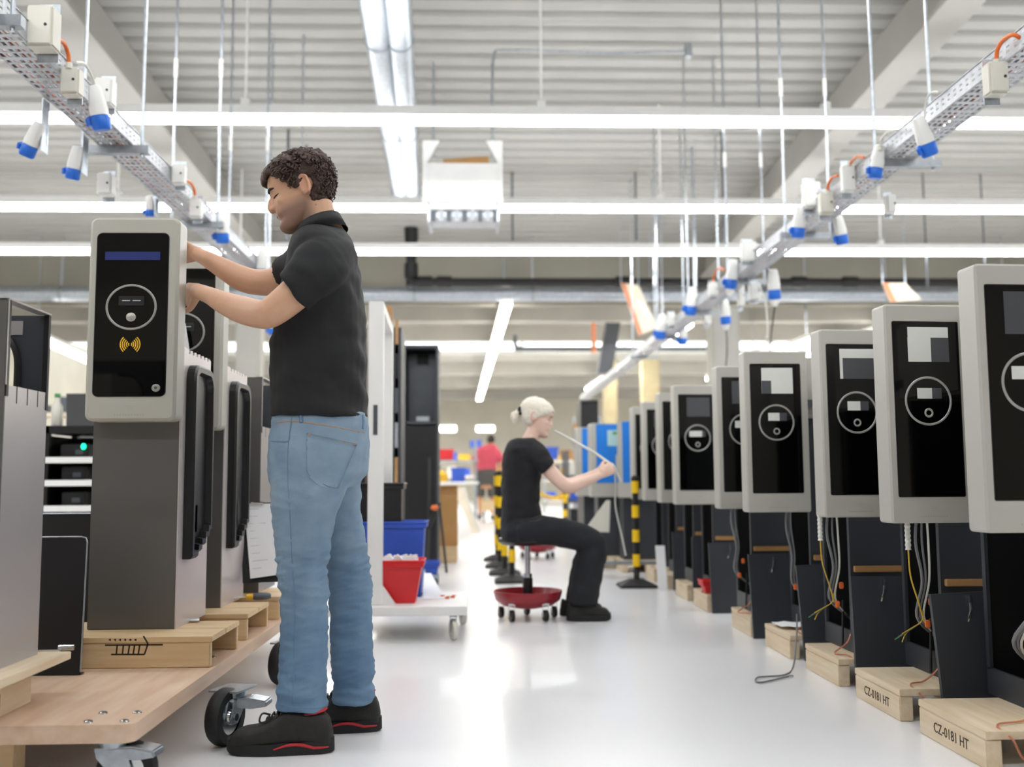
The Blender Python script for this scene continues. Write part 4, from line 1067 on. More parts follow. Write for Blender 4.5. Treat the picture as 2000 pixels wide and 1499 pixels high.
# hair: scalp shell of overlapping curls
bm = bmesh.new(); rnd = random.Random(3)
def scalp(th, ph):   # th 0 at crown .. 1 at nape/forehead level, ph 0 front
    pass
rows = cromf([list(r) for r in HEADROWS], 3)
def skin_at(z, a):
    k = min(range(len(rows)), key=lambda i: abs(rows[i][0] - z)); _, fx, bx_, w_ = rows[k]
    c, rx = (fx + bx_) / 2, (fx - bx_) / 2; cs, sn = math.cos(a), math.sin(a)
    return c + rx * math.copysign(abs(cs) ** .86, cs), w_ * math.copysign(abs(sn) ** .82, sn)
def hairline(a):      # lowest hair height for direction a (0 = front)
    d = abs(math.degrees(a)); P = ((0, .190), (25, .190), (45, .186), (62, .165), (78, .135), (88, .112), (95, .128), (100, .152), (112, .152), (119, .115), (127, .068), (138, .042), (155, .026), (180, .016))
    for (d0, z0), (d1, z1) in zip(P, P[1:]):
        if d0 <= d <= d1: return z0 + (z1 - z0) * (d - d0) / (d1 - d0)
    return .03
cnt = 0
for a in [k * PI / 20 for k in range(-20, 20)]:
    for z in [.03 + .0125 * k for k in range(17)]:
        if z < hairline(a) + .006: continue
        x, y = skin_at(min(z, .23), a); p = HM(x, y, z); o = (p - HM(-.005, 0, .13)).normalized()
        ellips(bm, p + o * .001, f_ * .013, s_ * .013, u_ * .013, 8, 6)
while cnt < 900:
    a = rnd.uniform(-PI, PI); z = rnd.uniform(.016, .235)
    if z < hairline(a): continue
    x, y = skin_at(min(z, .23), a); lift = rnd.uniform(.004, .017) * (1.25 if z > .15 else 1) * (.35 if hairline(a) > z - .02 and abs(a) > .8 else 1)
    p = HM(x, y, z) + (HM(x, y, z) - HM(-.005, 0, .13)).normalized() * lift
    r1 = rnd.uniform(.006, .0105); ax = V((rnd.uniform(-1, 1), rnd.uniform(-1, 1), rnd.uniform(-1.2, .4))); o = (HM(x, y, z) - HM(-.005, 0, .13)).normalized(); ax = (ax - o * ax.dot(o) * .85).normalized(); u, v = frame_of(ax)
    ellips(bm, p, u * r1 * .75, v * r1 * .75, ax * r1 * 1.7, 8, 5); cnt += 1
for _ in range(20):   # fringe falling over the forehead and curls at the nape
    a = rnd.uniform(-.75, .75); x, y = skin_at(.19, a); p = HM(x + .006, y, .200)
    limb(bm, [(p, .009, .009), (p + f_ * .016 - u_ * .006, .008, .008), (p + f_ * .022 - u_ * .024, .004, .004)], 8, 2)
for _ in range(30):
    a = PI + rnd.uniform(-.8, .8); x, y = skin_at(.045, a); p = HM(x - .006, y, .05)
    limb(bm, [(p, .009, .009), (p - f_ * .006 - u_ * .014, .008, .008), (p - f_ * .004 - u_ * rnd.uniform(.02, .034), .003, .003)], 8, 2)
me = remesh(bm, .0034, 3, .5)
displace(me, lambda c, n: .0016 * noise.noise(c * 110) + .0008 * noise.noise(c * 240))
hr_ = obj('hair', me, 'hair', man, smooth='full')
bm = bmesh.new(); cnt = 0                                   # loose curls over the mass of hair
while cnt < 760:
    a = rnd.uniform(-PI, PI); z = rnd.uniform(.02, .236)
    if z < hairline(a) + (.032 if abs(a) > 1.5 else .012): continue
    x, y = skin_at(min(z, .23), a); p = HM(x, y, z); o = (p - HM(-.005, 0, .13)).normalized()
    p = p + o * rnd.uniform(.011, .019); dn = (V((.35, 0, -1)) + V((rnd.uniform(-.7, .7), rnd.uniform(-.7, .7), rnd.uniform(-.4, .4)))); dn = (dn - o * dn.dot(o)).normalized(); sd = o.cross(dn)
    w0, ph, L_, rad = rnd.uniform(1.0, 2.0), rnd.uniform(0, 6.28), rnd.uniform(.018, .034), rnd.uniform(.003, .006)
    pts = [p + dn * (L_ * k / 7) + (sd * math.cos(ph + w0 * PI * k / 7 * 2) + o * (math.sin(ph + w0 * PI * k / 7 * 2) * .6)) * rad for k in range(8)]
    tube(bm, pts, [.0012, .0024, .0028, .003, .0028, .0026, .002, .0009], 5); cnt += 1
o_ = obj('curls', bm, 'hair', hr_, smooth='full'); o_['kind'] = 'stuff'
# polo shirt
bm = bmesh.new()
loft(bm, prings([(818, 531, 718, 3.3, .168), (800, 530, 717, 3.3, .170), (750, 530, 715, 3.3, .170), (690, 532, 714, 3.3, .175), (640, 537, 713, 3.3, .185), (600, 546, 711, 3.3, .195), (560, 556, 707, 3.3, .205), (520, 566, 700, 3.3, .21), (492, 572, 693, 3.3, .205), (473, 577, 687, 3.3, .17), (458, 584, 680, 3.3, .12), (447, 590, 674, 3.3, .085)], 4))
limb(bm, [(at(650, 505, 3.24), .085, .085), (at(628, 520, 3.13), .088, .085), (at(600, 547, 3.08), .078, .075), (at(582, 563, 3.07), .073, .070), (at(573, 570, 3.07), .071, .068)], 22, 4)
limb(bm, [(at(640, 495, 3.38), .085, .085), (at(610, 508, 3.5), .082, .08), (at(575, 528, 3.57), .068, .066), (at(556, 537, 3.6), .064, .062)], 22, 4)
me = remesh(bm, .007, 5, .5)
def shirt_fold(c, n):
    z = c.z
    k = .009 * noise.noise(V((c.x * 7 + c.z * 4, c.y * 7, c.z * 10 - c.x * 5))) + .006 * noise.noise(V((c.x * 14 + c.z * 9, c.y * 12, c.z * 22)))
    if z < 1.25: k += .004 * math.sin(c.z * 60 + c.x * 22 + 3 * noise.noise(c * 6)) * max(0, min(1, (1.25 - z) / .2)) * max(0, min(1, (c.x + .55) / .1))
    return k
displace(me, shirt_fold)
shirt_bv = bvh_of(me)
sh = obj('polo_shirt', me, 'shirt', man, smooth='full')
def hem(pts, r): part('sleeve_hem', 'shirt', sh, lambda bm: tube(bm, pts, r, 6), smooth=True)
# collar: folded band around the neck, high at the nape
def collar(bm):
    A, B, Cc = [], [], []
    for k in range(33):
        a = 2 * PI * k / 32; cs, sn = math.cos(a), math.sin(a)
        b = at(624 + 46 * cs, 453 - 17 * cs, 3.3) + V((0, .098 * sn, 0)); 
        up_ = V((-.12 * cs - .1, 0, 1)).normalized()
        outw = V((cs, sn, 0))
        A.append(b + up_ * .030 - outw * .012); B.append(b + up_ * .034 - outw * .004); Cc.append(b - up_ * .016 + outw * .013)
    Ai = [p - V((0, 0, .05)) for p in A]; Ci = [p + (A[i] - p) * .12 for i, p in enumerate(Cc)]
    loft(bm, [Ai, A, B, Cc, Ci], cap=False)
bm = bmesh.new(); collar(bm); obj('collar', bm, 'shirt', sh, smooth='full')
# jeans
bm = bmesh.new()
loft(bm, prings([(806, 536, 715, 3.3, .155), (830, 533, 719, 3.3, .165), (860, 528, 721, 3.3, .175), (900, 527, 719, 3.3, .185), (935, 528, 709, 3.3, .185), (955, 535, 690, 3.3, .16)], 3))
limb_r = lambda rows: loft(bm, prings(rows, 4))
limb_r([(900, 529, 690, 3.23, .10), (950, 529, 681, 3.21, .10), (990, 531, 660, 3.2, .098), (1040, 536, 649, 3.2, .09), (1085, 540, 643, 3.2, .084), (1110, 541, 642, 3.2, .082), (1160, 548, 641, 3.2, .078), (1220, 549, 640, 3.2, .076), (1300, 547, 639, 3.2, .074), (1350, 541, 640, 3.2, .078), (1384, 540, 641, 3.2, .08)])
limb_r([(900, 575, 714, 3.37, .10), (950, 596, 706, 3.39, .10), (990, 612, 703, 3.41, .098), (1040, 628, 711, 3.42, .09), (1085, 638, 719, 3.42, .084), (1150, 643, 726, 3.42, .078), (1220, 645, 727, 3.42, .076), (1300, 647, 730, 3.42, .074), (1340, 650, 731, 3.42, .076), (1371, 651, 729, 3.42, .078)])
me = remesh(bm, .0055, 6, .5)
zk = at(590, 1100, 3.2).z
def jean_fold(c, n):
    z = c.z; k = 0
    low = max(0, min(1, (.62 - z) / .25)); knee = math.exp(-((z - .55) / .10) ** 2); seat = math.exp(-((z - .80) / .06) ** 2) * max(0, min(1, (c.x + .52) / .06))
    q = V((c.x * 5, c.y * 5, c.z * 26 + c.x * 6))
    k += (.003 + .0055 * knee + .0035 * low) * (.5 - abs(noise.noise(q)) * 2) * .8
    k += (.001 + .003 * knee + .002 * low) * (.5 - 2 * abs(noise.noise(V((c.x * 10 + 4, c.y * 9, c.z * 50 - c.x * 14)))))
    k += .006 * seat * math.sin(c.z * 85 - c.x * 50)
    k += .003 * noise.noise(V((c.x * 8 - c.z * 8, c.y * 8, c.z * 7)))
    k -= .006 * math.exp(-((z - .15) / .012) ** 2)
    return k
displace(me, jean_fold)
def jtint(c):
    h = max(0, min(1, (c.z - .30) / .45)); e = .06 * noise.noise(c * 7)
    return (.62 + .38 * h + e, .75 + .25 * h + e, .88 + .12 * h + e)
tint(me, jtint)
jv = bvh_of(me)
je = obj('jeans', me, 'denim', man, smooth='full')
def onj(u, v): 
    o = at(u, v, 2.6); h = jv.ray_cast(o, (at(u, v, 3.4) - o).normalized()); return h[0]
def seam(name, m, P, r):
    pts = [onj(*p) for p in crom([(u, v, 0) for u, v in P], 5) for p in [(p.x, p.y)]]; pts = [p + V((0, -.0005, 0)) for p in pts if p]
    if len(pts) > 2: part(name, m, je, lambda bm: tube(bm, pts, r, 6))
bm = bmesh.new(); g = []           # back pocket patch laid on the cloth
for i in range(9):
    row = []
    for j in range(9):
        s, t_ = i / 8, j / 8
        u = (599 + s * 99) * (1 - t_) + (600 + s * 62) * t_ if True else 0; v = (846 + s * 22) * (1 - t_) + (928 + 24 * s + 12 * math.sin(PI * s)) * t_
        p = onj(u, v); row.append(p)
    g.append(row)
if all(p for r in g for p in r):
    vv = [[bm.verts.new(p + V((0, -.0022, 0))) for p in r] for r in g]; vb = [[bm.verts.new(p + V((0, .004, 0))) for p in r] for r in g]
    for i in range(8):
        for j in range(8):
            bm.faces.new((vv[i][j], vv[i + 1][j], vv[i + 1][j + 1], vv[i][j + 1]))
    ring = [(i, 0) for i in range(9)] + [(8, j) for j in range(1, 9)] + [(i, 8) for i in range(7, -1, -1)] + [(0, j) for j in range(7, 0, -1)]
    for (a, b), (c, d) in zip(ring, ring[1:] + ring[:1]): bm.faces.new((vv[a][b], vv[c][d], vb[c][d], vb[a][b]))
    me_ = bpy.data.meshes.new('back_pocket'); bm.to_mesh(me_); bm.free(); tint(me_, jtint)
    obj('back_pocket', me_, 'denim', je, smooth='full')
seam('pocket_stitching', 'stitch_o', [(602, 850), (640, 858), (696, 869)], .0016)
seam('pocket_edge_stitching', 'stitch', [(600, 852), (600, 900), (604, 928), (640, 950), (662, 954)], .0016)
seam('side_seam', 'stitch', [(570, 815), (563, 870), (562, 930), (566, 1000), (570, 1080), (575, 1180), (574, 1280), (572, 1375)], .0014)
seam('waistband_seam', 'stitch_o', [(538, 826), (575, 824), (640, 832), (712, 846)], .0016)
seam('front_pocket_seam', 'stitch', [(530, 862), (545, 863), (563, 862), (566, 845), (570, 825)], .002)
seam('belt_loop', 'stitch', [(587, 806), (588, 818), (589, 826)], .006)
seam('belt_loop', 'stitch', [(708, 812), (709, 825), (708, 838)], .005)
seam('cuff_stitching', 'stitch', [(546, 1376), (580, 1383), (620, 1384), (636, 1378)], .0016)
part('rivet', 'stitch_o', je, lambda bm: ellips(bm, onj(604, 850), (.005, 0, 0), (0, .003, 0), (0, 0, .005)))

def shoe(t, toe, heel, Y, top, sole_m='sole', up='shoe', red='shoered', hh=.125, wd=.052, laces=True):
    """toe, heel: world x of both ends (sole on z=0); shoe runs along x"""
    L = heel - toe; sg = 1 if L > 0 else -1
    def X(f): return toe + L * f
    def ring(f, z0, z1, w, p=.7, dx=0, n=18):
        c = V((X(f) + dx, Y, (z0 + z1) / 2)); return [c + V((0, w * math.copysign(abs(math.cos(a)) ** p, math.cos(a)), (z1 - z0) / 2 * math.copysign(abs(math.sin(a)) ** p, math.sin(a)))) for a in [2 * PI * k / n for k in range(n)]]
    bm = bmesh.new()
    loft(bm, [ring(f, .018, z, w) for f, z, w in cromf([[.01, .040, wd * .35], [.05, .062, wd * .72], [.14, .076, wd * .95], [.26, .082, wd * 1.02], [.40, .098, wd], [.52, .120, wd * .88], [.62, hh + .005, wd * .82], [.75, hh, wd * .80], [.88, hh - .005, wd * .78], [.96, .100, wd * .66], [.995, .06, wd * .35]], 3)])
    me = remesh(bm, .005, 4, .5); displace(me, lambda c, n: .0012 * noise.noise(c * 40))
    u = obj('shoe', me, up, t, smooth='full')
    bm = bmesh.new()
    P = []
    for k in range(40):
        a = 2 * PI * k / 40; cs, sn = math.cos(a), math.sin(a); f = .5 - .515 * math.copysign(abs(cs) ** .85, cs); w = (wd * 1.06 if f < .4 else wd * (1.06 - .22 * math.sin(min(1, (f - .4) / .35) * PI / 2))) * math.copysign(abs(sn) ** .7, sn)
        P.append((X(f), Y + w, f))
    def zb(f): return .012 * max(0, 1 - f / .12) ** 2 + .004 * max(0, (f - .9) / .1) ** 2
    loft(bm, [[V((a, b, zb(f) + .0005)) for a, b, f in P], [V((a, b, zb(f) + .014)) for a, b, f in P], [V((a * .995 + X(.5) * .005, (b - Y) * .985 + Y, .034 + .012 * max(0, 1 - f / .15) + .01 * max(0, (f - .7) / .3))) for a, b, f in P]])
    obj('sole', bm, sole_m, u, smooth=True)
    if red:
        bm = bmesh.new(); q = []
        for k in range(14):
            f = .46 + .54 * k / 13; w = wd * (1.06 - .22 * math.sin(min(1, max(0, f - .4) / .35) * PI / 2)) * (abs(math.sin(math.acos(max(-1, min(1, (f - .5) / .515 * 1)))) ) ** .7 if f < 1 else .05) * 1.012
            q.append(V((X(f), Y - w - .001, .020 + .012 * math.sin(PI * min(1, k / 9)))))
        tube(bm, q, [.0015 + .0035 * math.sin(PI * (k + .5) / 14) for k in range(14)], 8); obj('red_trim', bm, red, u, smooth=True)
        part('collar_trim', red, u, lambda b: limb(b, [((X(.74), Y - wd * .60, hh - .010), .003, .006), ((X(.84), Y - wd * .55, hh - .006), .004, .007), ((X(.90), Y - wd * .34, hh - .002), .004, .008), ((X(.915), Y, hh), .004, .009), ((X(.90), Y + wd * .34, hh - .002), .004, .008), ((X(.82), Y + wd * .58, hh - .004), .003, .006)], 10, 3), smooth=True)
    if laces:
        bm = bmesh.new()
        for k in range(5):
            f = .36 + .05 * k; z = .094 + .009 * k + .012
            tube(bm, [(X(f), Y - wd * .55, z - .02), (X(f + .01), Y - wd * .2, z - .003), (X(f + .015), Y + wd * .2, z), (X(f + .01), Y + wd * .55, z - .015)], .0032, 6)
        wire(bm, [(X(.40), Y - .01, .112), (X(.33), Y - .022, .118), (X(.31), Y - .032, .098), (X(.36), Y - .03, .094), (X(.41), Y - .02, .108)], .003, 5, 6)
        obj('laces', bm, 'cable_k', u)
        part('tongue', up, u, lambda b: limb(b, [((X(.42), Y, .095), .008, .028), ((X(.52), Y, .122), .008, .030), ((X(.57), Y, .142), .006, .026)], 12, 3, ref=V((sg, 0, 1))), smooth=True)
    return u
a, b = atz(447, 1452, 0), atz(650, 1446, 0)
shoe(man, at(446, 1430, 3.16).x, at(650, 1430, 3.16).x, 3.17, .12)
shoe(man, at(560, 1400, 3.42).x, at(743, 1400, 3.42).x, 3.43, .12)

# ------------------------------------------------ seated worker
wy = 6.1
wt = R(14); fw = V((math.cos(wt), -.10, -math.sin(wt))).normalized(); uw = V((math.sin(wt), 0, math.cos(wt))); sw = V((0, 1, 0))
OW = at(1070, 851, wy) - fw * .085 - uw * .022
SW_ = .93
def HW(x, y, z): return OW + (fw * x + sw * y + uw * z) * SW_
wom = thing('person', 'seated person in black t-shirt and dark trousers wiring a blue charger', 'person', (at(1040, 1200, wy).x, wy, 0))
def pr(rows, sub=3): return prings(rows, sub)
bm = bmesh.new(); head_mesh(bm, HW, .96)
limb(bm, [(at(1046, 828, wy), .042, .044), (at(1040, 850, wy), .046, .047), (at(1030, 872, wy), .055, .07)], 14, 3, ref=V((1, 0, 0)))
loft(bm, pr([(868, 1005, 1052, wy, .12), (900, 995, 1060, wy, .15), (960, 995, 1048, wy, .12), (1020, 990, 1055, wy, .14), (1045, 990, 1055, wy, .14)]))
wr = at(1172, 928, 6.02)
limb(bm, [(at(1045, 880, 5.98), .045, .045), (at(1068, 912, 5.94), .042, .042), (at(1098, 945, 5.92), .040, .039), (at(1113, 952, 5.93), .039, .039), (at(1132, 945, 5.97), .036, .036), (at(1155, 936, 6.0), .028, .029), (wr, .021, .024)], 14, 4)
hand(bm, wr, V((.85, .1, .50)), V((.25, .95, .1)), .92, (55, 70, 45), flip=-1)
wr2 = at(1168, 922, 6.45)
limb(bm, [(at(1040, 880, 6.25), .045, .045), (at(1075, 925, 6.35), .04, .04), (at(1105, 945, 6.4), .038, .038), (at(1140, 935, 6.44), .03, .03), (wr2, .021, .024)], 14, 4)
hand(bm, wr2, V((.9, .0, .3)), V((.2, -.9, -.3)), .92, (45, 50, 35))
for yy, dx in ((5.99, 0), (6.22, -6)):
    limb(bm, [(at(1020 + dx, 1038, yy), .06, .06), (at(1160 + dx, 1055, yy), .04, .04), (at(1150 + dx, 1110, yy), .038, .038), (at(1138 + dx, 1180, yy), .03, .03)], 10, 3)
me = remesh(bm, .006, 4, .5)
tint(me, lambda c: (1, .86, .84) if abs((c - OW).dot(sw)) > .066 and .07 < (c - OW).dot(uw) < .14 and (c - OW).length < .2 else (1, 1, 1))
obj('body', me, 'skin_w', wom, smooth='full'); face_lines(wom, me, HW, 'tan')
# pulled-back pale hair with bun and dark tie
bm = bmesh.new()
hr = [(z, fx, bx_, w_) for z, fx, bx_, w_ in HEADROWS]
def whl(a):
    d = abs(math.degrees(a)); P = ((0, .180), (40, .172), (65, .145), (85, .125), (105, .10), (130, .07), (180, .05))
    for (d0, z0), (d1, z1) in zip(P, P[1:]):
        if d0 <= d <= d1: return z0 + (z1 - z0) * (d - d0) / (d1 - d0)
    return .05
rnd = random.Random(5); c_ = 0
while c_ < 420:
    a = rnd.uniform(-PI, PI); z = rnd.uniform(.04, .236)
    if z < whl(a): continue
    x, y = skin_at(min(z, .23), a); p = HW(x, y, z); o = (p - HW(-.005, 0, .13)).normalized(); p = p + o * .004
    back = (HW(-.11, 0, .10) - p); back = (back - o * back.dot(o)); 
    if back.length < .01: continue
    ax = back.normalized(); s2 = ax.cross(o).normalized()
    ellips(bm, p, s2 * .011, o * .008, ax * .028, 8, 5); c_ += 1
ellips(bm, HW(-.125, 0, .115), fw * .026, sw * .03, uw * .03); ellips(bm, HW(-.15, .01, .10), fw * .022, sw * .022, uw * .026); ellips(bm, HW(-.128, -.01, .14), fw * .014, sw * .015, uw * .024)
limb(bm, [(HW(-.135, 0, .10), .018, .018), (HW(-.14, 0, .07), .016, .016), (HW(-.128, 0, .045), .007, .007)], 10, 3)
me = remesh(bm, .005, 3, .5); obj('hair', me, 'hair_w', wom, smooth='full')
part('hair_tie', 'cable_k', wom, lambda b: torus(b, HW(-.112, 0, .128), .020, .011, fw + uw * .2, 18, 8), smooth=True)
part('hair_bow', 'cable_k', wom, lambda b: (ellips(b, HW(-.125, -.03, .145), fw * .014, sw * .012, uw * .018), ellips(b, HW(-.115, -.035, .12), fw * .012, sw * .010, uw * .014)), smooth=True)
bm = bmesh.new()
loft(bm, pr([(1046, 976, 1062, wy, .165), (1020, 978, 1060, wy, .165), (980, 980, 1054, wy, .155), (940, 979, 1056, wy, .16), (905, 980, 1062, wy, .175), (880, 984, 1060, wy, .185), (864, 992, 1052, wy, .15), (857, 1000, 1044, wy, .10)], 4))
limb(bm, [(at(1040, 878, 6.02), .065, .065), (at(1054, 893, 5.95), .062, .062), (at(1066, 908, 5.93), .056, .056), (at(1071, 913, 5.93), .054, .054)], 16, 4)
limb(bm, [(at(1036, 878, 6.2), .065, .065), (at(1056, 900, 6.3), .058, .058), (at(1066, 912, 6.33), .054, .054)], 16, 4)
me = remesh(bm, .009, 4, .5); displace(me, lambda c, n: .006 * noise.noise(V((c.x * 9, c.y * 8, c.z * 26))) + .003 * noise.noise(c * 30)); obj('t_shirt', me, 'shirt_w', wom, smooth='full')
bm = bmesh.new()
loft(bm, pr([(1010, 982, 1060, wy, .165), (1030, 978, 1066, wy, .18), (1050, 978, 1066, wy, .185), (1060, 986, 1060, wy, .16)], 3))
for yy, dx in ((5.99, 0), (6.22, -6)):
    limb(bm, [(at(1010 + dx, 1036, yy), .085, .10), (at(1060 + dx, 1036, yy), .088, .095), (at(1110 + dx, 1044, yy), .082, .09), (at(1150 + dx, 1056, yy), .080, .085), (at(1160 + dx, 1068, yy), .078, .08), (at(1154 + dx, 1095, yy), .085, .08), (at(1146 + dx, 1130, yy), .088, .082), (at(1140 + dx, 1168, yy), .086, .082), (at(1139 + dx, 1181, yy), .085, .082)], 18, 4)
me = remesh(bm, .009, 4, .5); displace(me, lambda c, n: .007 * noise.noise(V((c.x * 9, c.y * 8, c.z * 20))) + .003 * noise.noise(c * 26)); tr_ = obj('trousers', me, 'trousers', wom, smooth='full')
part('trouser_seam', 'button', tr_, lambda b: wire(b, [at(1035, 1020, 5.80), at(1048, 1018, 5.80), at(1058, 1014, 5.82)], .004, 4, 6))
shoe(wom, at(1192, 1190, 5.98).x, at(1107, 1190, 5.98).x, 5.985, .1, red=None, laces=False, hh=.10, wd=.046)
shoe(wom, at(1178, 1180, 6.22).x, at(1094, 1180, 6.22).x, 6.22, .1, red=None, laces=False, hh=.10, wd=.046)
hc = wr + V((.085, .02, .05))
t = thing('stretched_cable', 'white cord stretched from the seated worker\'s hand', 'cord', hc)
part('strap', 'cable_w', t, lambda b: tube(b, [at(1083, 842, 6.25), at(1120, 862, 6.2), at(1160, 884, 6.1), hc, at(1212, 942, 6.1)], .008, 8))
part('tail', 'cable_w', t, lambda b: wire(b, [hc, at(1202, 945, 6.15), at(1202, 990, 6.3), at(1215, 1050, 6.5), at(1222, 1085, 6.6)], .006, 5, 6))

# ------------------------------------------------ worker far down the hall
ry = 22.0
pm = thing('person', 'person in red shirt and grey shorts seen from behind far down the hall', 'person', (at(948, 1010, ry).x, ry, 0))
bm = bmesh.new()
ellips(bm, at(959, 864, ry), (.078, 0, 0), (0, .095, 0), (0, 0, .13), 14, 10)
limb(bm, [(at(959, 866, ry), .055, .055), (at(956, 882, ry), .07, .06)], 12, 2)
loft(bm, pr([(880, 938, 972, ry, .1), (900, 935, 970, ry, .12), (935, 934, 966, ry, .11), (955, 932, 966, ry, .12)]))
for s, P in ((-1, ((935, 882), (928, 905), (927, 925), (932, 940))), (1, ((970, 882), (977, 905), (977, 925), (973, 940)))):
    limb(bm, [(at(u, v, ry), .05 - .006 * k, .05 - .006 * k) for k, (u, v) in enumerate(P)], 10, 3); hand(bm, at(*P[3], ry), (.05, -.1, -1), (-s, 0, 0), .95)
for u in (938, 962): limb(bm, [(at(u, 940, ry), .085, .085), (at(u, 970, ry), .06, .06), (at(u, 990, ry), .055, .055), (at(u, 1006, ry), .035, .035)], 12, 3)
me = remesh(bm, .014, 3, .5); tint(me, lambda c: (1, 1, 1)); obj('body', me, 'skin_far', pm, smooth='full')
bm = bmesh.new(); ellips(bm, at(959, 859, ry) + V((0, -.015, 0)), (.09, 0, 0), (0, .105, 0), (0, 0, .11), 14, 10); me = remesh(bm, .014, 2); obj('hair', me, 'hair_k', pm, smooth='full')
bm = bmesh.new()
loft(bm, pr([(919, 929, 971, ry, .14), (905, 930, 970, ry, .15), (890, 928, 975, ry, .16), (878, 932, 973, ry, .15), (869, 946, 968, ry, .09)], 3))
for P in (((940, 880), (932, 890), (927, 902)), ((966, 880), (974, 890), (979, 902))): limb(bm, [(at(u, v, ry), .085, .085) for u, v in P], 12, 3)
me = remesh(bm, .016, 3); displace(me, lambda c, n: .01 * noise.noise(c * 9)); obj('red_shirt', me, 'redshirt', pm, smooth='full')
bm = bmesh.new(); loft(bm, pr([(914, 931, 970, ry, .14), (935, 928, 972, ry, .15), (948, 930, 970, ry, .14)], 3))
for u in (938, 961): limb(bm, [(at(u, 935, ry), .11, .11), (at(u, 955, ry), .105, .105), (at(u, 971, ry), .10, .10)], 12, 3)
me = remesh(bm, .016, 3); displace(me, lambda c, n: .01 * noise.noise(c * 9)); obj('shorts', me, 'shorts', pm, smooth='full')
for u in (937, 962):
    x = at(u, 1010, ry).x
    part('shoe', 'shoe', pm, lambda b: limb(b, [((x, ry + .12, .03), .03, .02), ((x, ry + .06, .045), .045, .05), ((x, ry - .04, .05), .05, .05), ((x, ry - .10, .04), .035, .035)], 12, 3), smooth=True)

# ================================================================== middle distance
def small_castor(parent, x, y, r=.03, m='galv', z1=.1, tyre='steel_d'):
    f = boxes('castor_fork', m, parent, [(x - .018, x - .014, y - .012, y + .02, r * .8, z1), (x + .014, x + .018, y - .012, y + .02, r * .8, z1), (x - .02, x + .02, y - .02, y + .02, z1 - .012, z1)])
    part('castor_wheel', tyre, f, lambda b: lathe(b, [(r * .5, -.012), (r * .95, -.011), (r, 0), (r * .95, .011), (r * .5, .012)], (x, y, r), (1, .3, 0), 18), smooth=True)
def stool(label, x, y, sh=.44, seat=True):
    t = thing('work_stool', label, 'stool', (x, y, 0), group='rolling work stools')
    part('seat', 'blackplastic', t, lambda b: lathe(b, [(.02, sh - .045), (.15, sh - .04), (.175, sh - .02), (.17, sh - .002), (.14, sh)], (x, y, 0), n=28), smooth=True)
    part('gas_lift', 'chrome', t, lambda b: tube(b, [(x, y, .18), (x, y, sh - .03)], .016, 12), smooth=True)
    part('lift_sleeve', 'blackplastic', t, lambda b: lathe(b, [(.03, .10), (.03, .235), (.024, .24)], (x, y, 0), n=16), smooth=True)
    part('sleeve_ring', 'chrome', t, lambda b: lathe(b, [(.027, .24), (.027, .262)], (x, y, 0), n=16))
    part('tray_base', 'darkred', t, lambda b: lathe(b, [(.03, .085), (.10, .09), (.17, .115), (.198, .165), (.203, .165), (.203, .155), (.19, .112), (.15, .082), (.06, .062), (.02, .06)], (x, y, 0), n=36), smooth=True)
    for k in range(5):
        a = 2 * PI * k / 5 + .3; small_castor(t, x + .165 * math.cos(a), y + .165 * math.sin(a), .034, 'chrome', .105, 'blackplastic')
    return t
stool('rolling stool with red tray base under the seated worker', at(1031, 1190, wy).x, wy, at(1031, 1050, wy).z - .002)
stool('second red-based rolling stool farther back behind the seated worker', at(1050, 1085, 10.8).x, 10.8, .40)
def barrier(label, u, y, h=.86):
    x = at(u, 1100, y).x
    t = thing('barrier_post', label, 'barrier post', (x, y, 0), group='yellow and black barrier posts')
    part('foot', 'rubber', t, lambda b: loft(b, [[V((x + sx * .14, y + sy * .14, 0.001)) for sx, sy in ((-1, -1), (1, -1), (1, 1), (-1, 1))], [V((x + sx * .135, y + sy * .135, .02)) for sx, sy in ((-1, -1), (1, -1), (1, 1), (-1, 1))], [V((x + sx * .05, y + sy * .05, .06)) for sx, sy in ((-1, -1), (1, -1), (1, 1), (-1, 1))]]))
    n = 8; z0 = .06
    for k in range(n):
        za, zb = z0 + (h - z0) * k / n, z0 + (h - z0) * (k + 1) / n
        yl = k % 2 == 1
        part('yellow_band' if yl else 'black_band', 'hazel' if yl else 'blackplastic', t, lambda b: lathe(b, [(.028 if yl else .023, za), (.028 if yl else .023, zb)], (x, y, 0), n=16), smooth=True)
    part('top_cap', 'blackplastic', t, lambda b: lathe(b, [(.03, h), (.03, h + .03), (.015, h + .045)], (x, y, 0), n=16), smooth=True)
    return x
barrier('yellow and black barrier post beside the last grey open charger', 1243, 7.85, .80)
bx1 = barrier('yellow and black barrier post just behind the stool', 1000, 8.3)
bx2 = barrier('yellow and black barrier post, second behind the stool', 986, 9.0)
bx3 = barrier('yellow and black barrier post, third behind the stool', 976, 9.75)
bx4 = barrier('yellow and black barrier post, fourth behind the stool', 971, 10.6)
bx5 = barrier('yellow and black barrier post behind the seated worker\'s knees', 1105, 13.5, .80)
t = thing('yellow_chain', 'yellow plastic chain hanging beyond the seated worker\'s arm', 'chain', at(1055, 966, 13.4))
a, b = at(1050, 962, 13.4), at(1108, 968, 13.4)
n = 14
for k in range(n):
    p = a.lerp(b, k / (n - 1)) - V((0, 0, .05 * math.sin(PI * k / (n - 1))))
    part('chain_link', 'hazel', t, lambda bm: torus(bm, p, .024, .010, (0, 1, .8) if k % 2 else (0, .3, 1), 12, 6))

